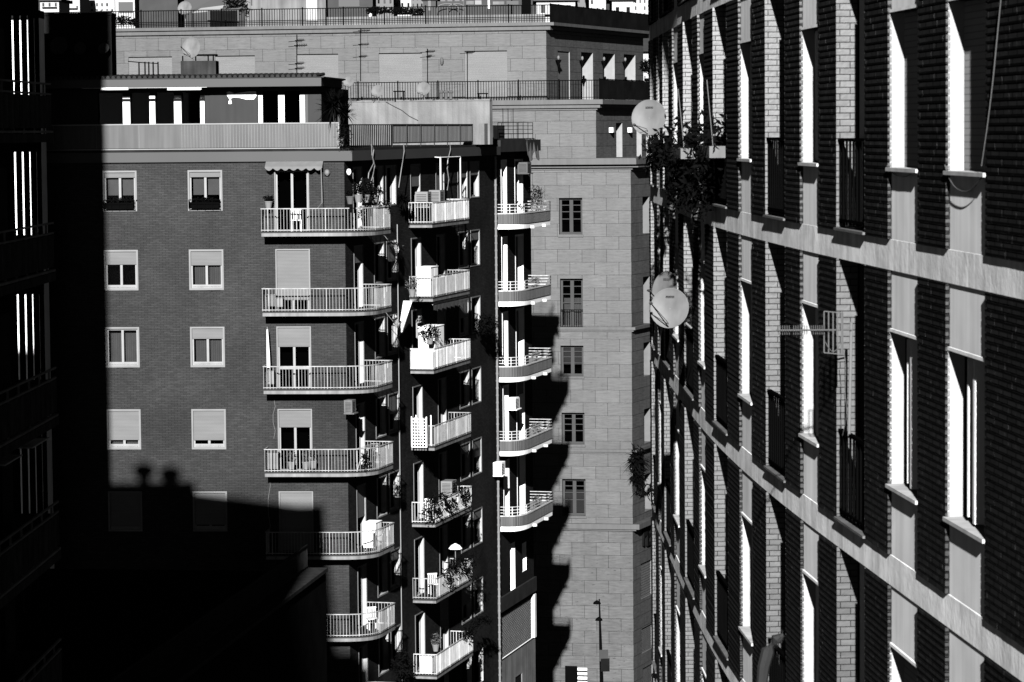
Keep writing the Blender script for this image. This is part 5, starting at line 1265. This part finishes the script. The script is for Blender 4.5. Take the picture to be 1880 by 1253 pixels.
# lit clutter on the long balconies
def laundry(k, px0, px1, d, hgt, n, lab, seed, mat='white'):
    s0 = WB.hit(px0, 400, d)[0]; s1 = WB.hit(px1, 400, d)[0]; z = ZS[k]+1.0+hgt; t = thing('drying_rack', lab, 'drying rack', WB.pt(s0, d, ZS[k]+.2)); q = random.Random(seed)
    m = MB(); [m.tube([WB.pt(s0, d-.1*i, z), WB.pt(s1, d-.1*i, z)], .008, 4) for i in range(4)]; [m.tube([WB.pt(x, d, z), WB.pt(x+.1, d-.3, ZS[k]+.2)], .012, 4) for x in (s0, s1)]; [m.tube([WB.pt(x, d, z), WB.pt(x, d-.3, z)], .01, 4) for x in (s0, s1)]; build('frame', m, 'rail2', t)
    for i in range(n):
        x = s0+(s1-s0)*(i+.2)/n; w_ = (s1-s0)/n*.6; h = q.uniform(.3, .7); dd = d-.1*(i % 3); m = MB()
        for u in range(5):
            a_ = x+w_*u/5; b_ = x+w_*(u+1)/5; o1 = .02*sin(u*2.1+i); o2 = .02*sin((u+1)*2.1+i); m.face([WB.pt(a_, dd, z), WB.pt(b_, dd, z), WB.pt(b_, dd+o2, z-h), WB.pt(a_, dd+o1, z-h*.95)])
        build('cloth', m, mat if i % 2 else 'cloth', t)
laundry(0, 800, 850, .8, .0, 4, 'drying rack with small cloths on the topmost long balcony', 5)
laundry(4, 676, 700, .9, -.1, 3, 'low drying rack on the fifth corner balcony beside the white chest', 6)
laundry(3, 662, 690, .9, .1, 4, 'drying rack with white cloths on the fourth corner balcony', 8)
# small white umbrella and table on sixth long balcony
s, z = WB.hit(836, 1003, .8); c = WB.pt(s, .8, ZS[5]+.2); t = thing('parasol', 'small pale parasol open above the plants of the sixth long balcony', 'parasol', c)
m = MB(); m.tube([c, Vector((c.x, c.y, z+.1))], .02, 6); build('pole', m, 'mast', t)
m = MB(); m.lathe(Vector((c.x, c.y, z-.12)), [(.30, 0), (.28, .04), (.18, .16), (.02, .24)], 8); build('canopy', m, 'white', t)
def chair(W, px, k, d, lab, Z=ZS, rz=0.3, mat='offwhite'):
    s = W.hit(px, 500, d)[0]; c = W.pt(s, d, Z[k]+.19); t = thing('garden_chair', lab, 'chair', c)
    m = MB(); m.box((c.x, c.y, c.z+.42), .42, .42, .03, rz); build('seat', m, mat, t)
    B_ = Wall((c.x, c.y), t=(cos(rz), sin(rz)), n=(sin(rz), -cos(rz)))
    m = MB(); [m.wbox(B_, -.19+.085*i, -.15+.085*i, -.21, -.19, c.z+.46, c.z+.85) for i in range(5)]; m.wbox(B_, -.21, .21, -.21, -.18, c.z+.82, c.z+.88); build('backrest', m, mat, t)
    for a, b in ((-.19, -.19), (-.19, .17), (.17, -.19), (.17, .17)): m = MB(); m.wbox(B_, a, a+.03, b, b+.03, c.z, c.z+.42); build('leg', m, mat, t)
chair(WB, 790, 5, .55, 'pale garden chair on the sixth long balcony')
chair(WB, 786, 4, .5, 'pale garden chair behind the front rail of the fifth long balcony')
chair(WA, 545, 0, .45, 'pale garden chair in front of the top corner balcony door', rz=.1)
chair(WB, 676, 5, .6, 'white garden chair on the sixth corner balcony')
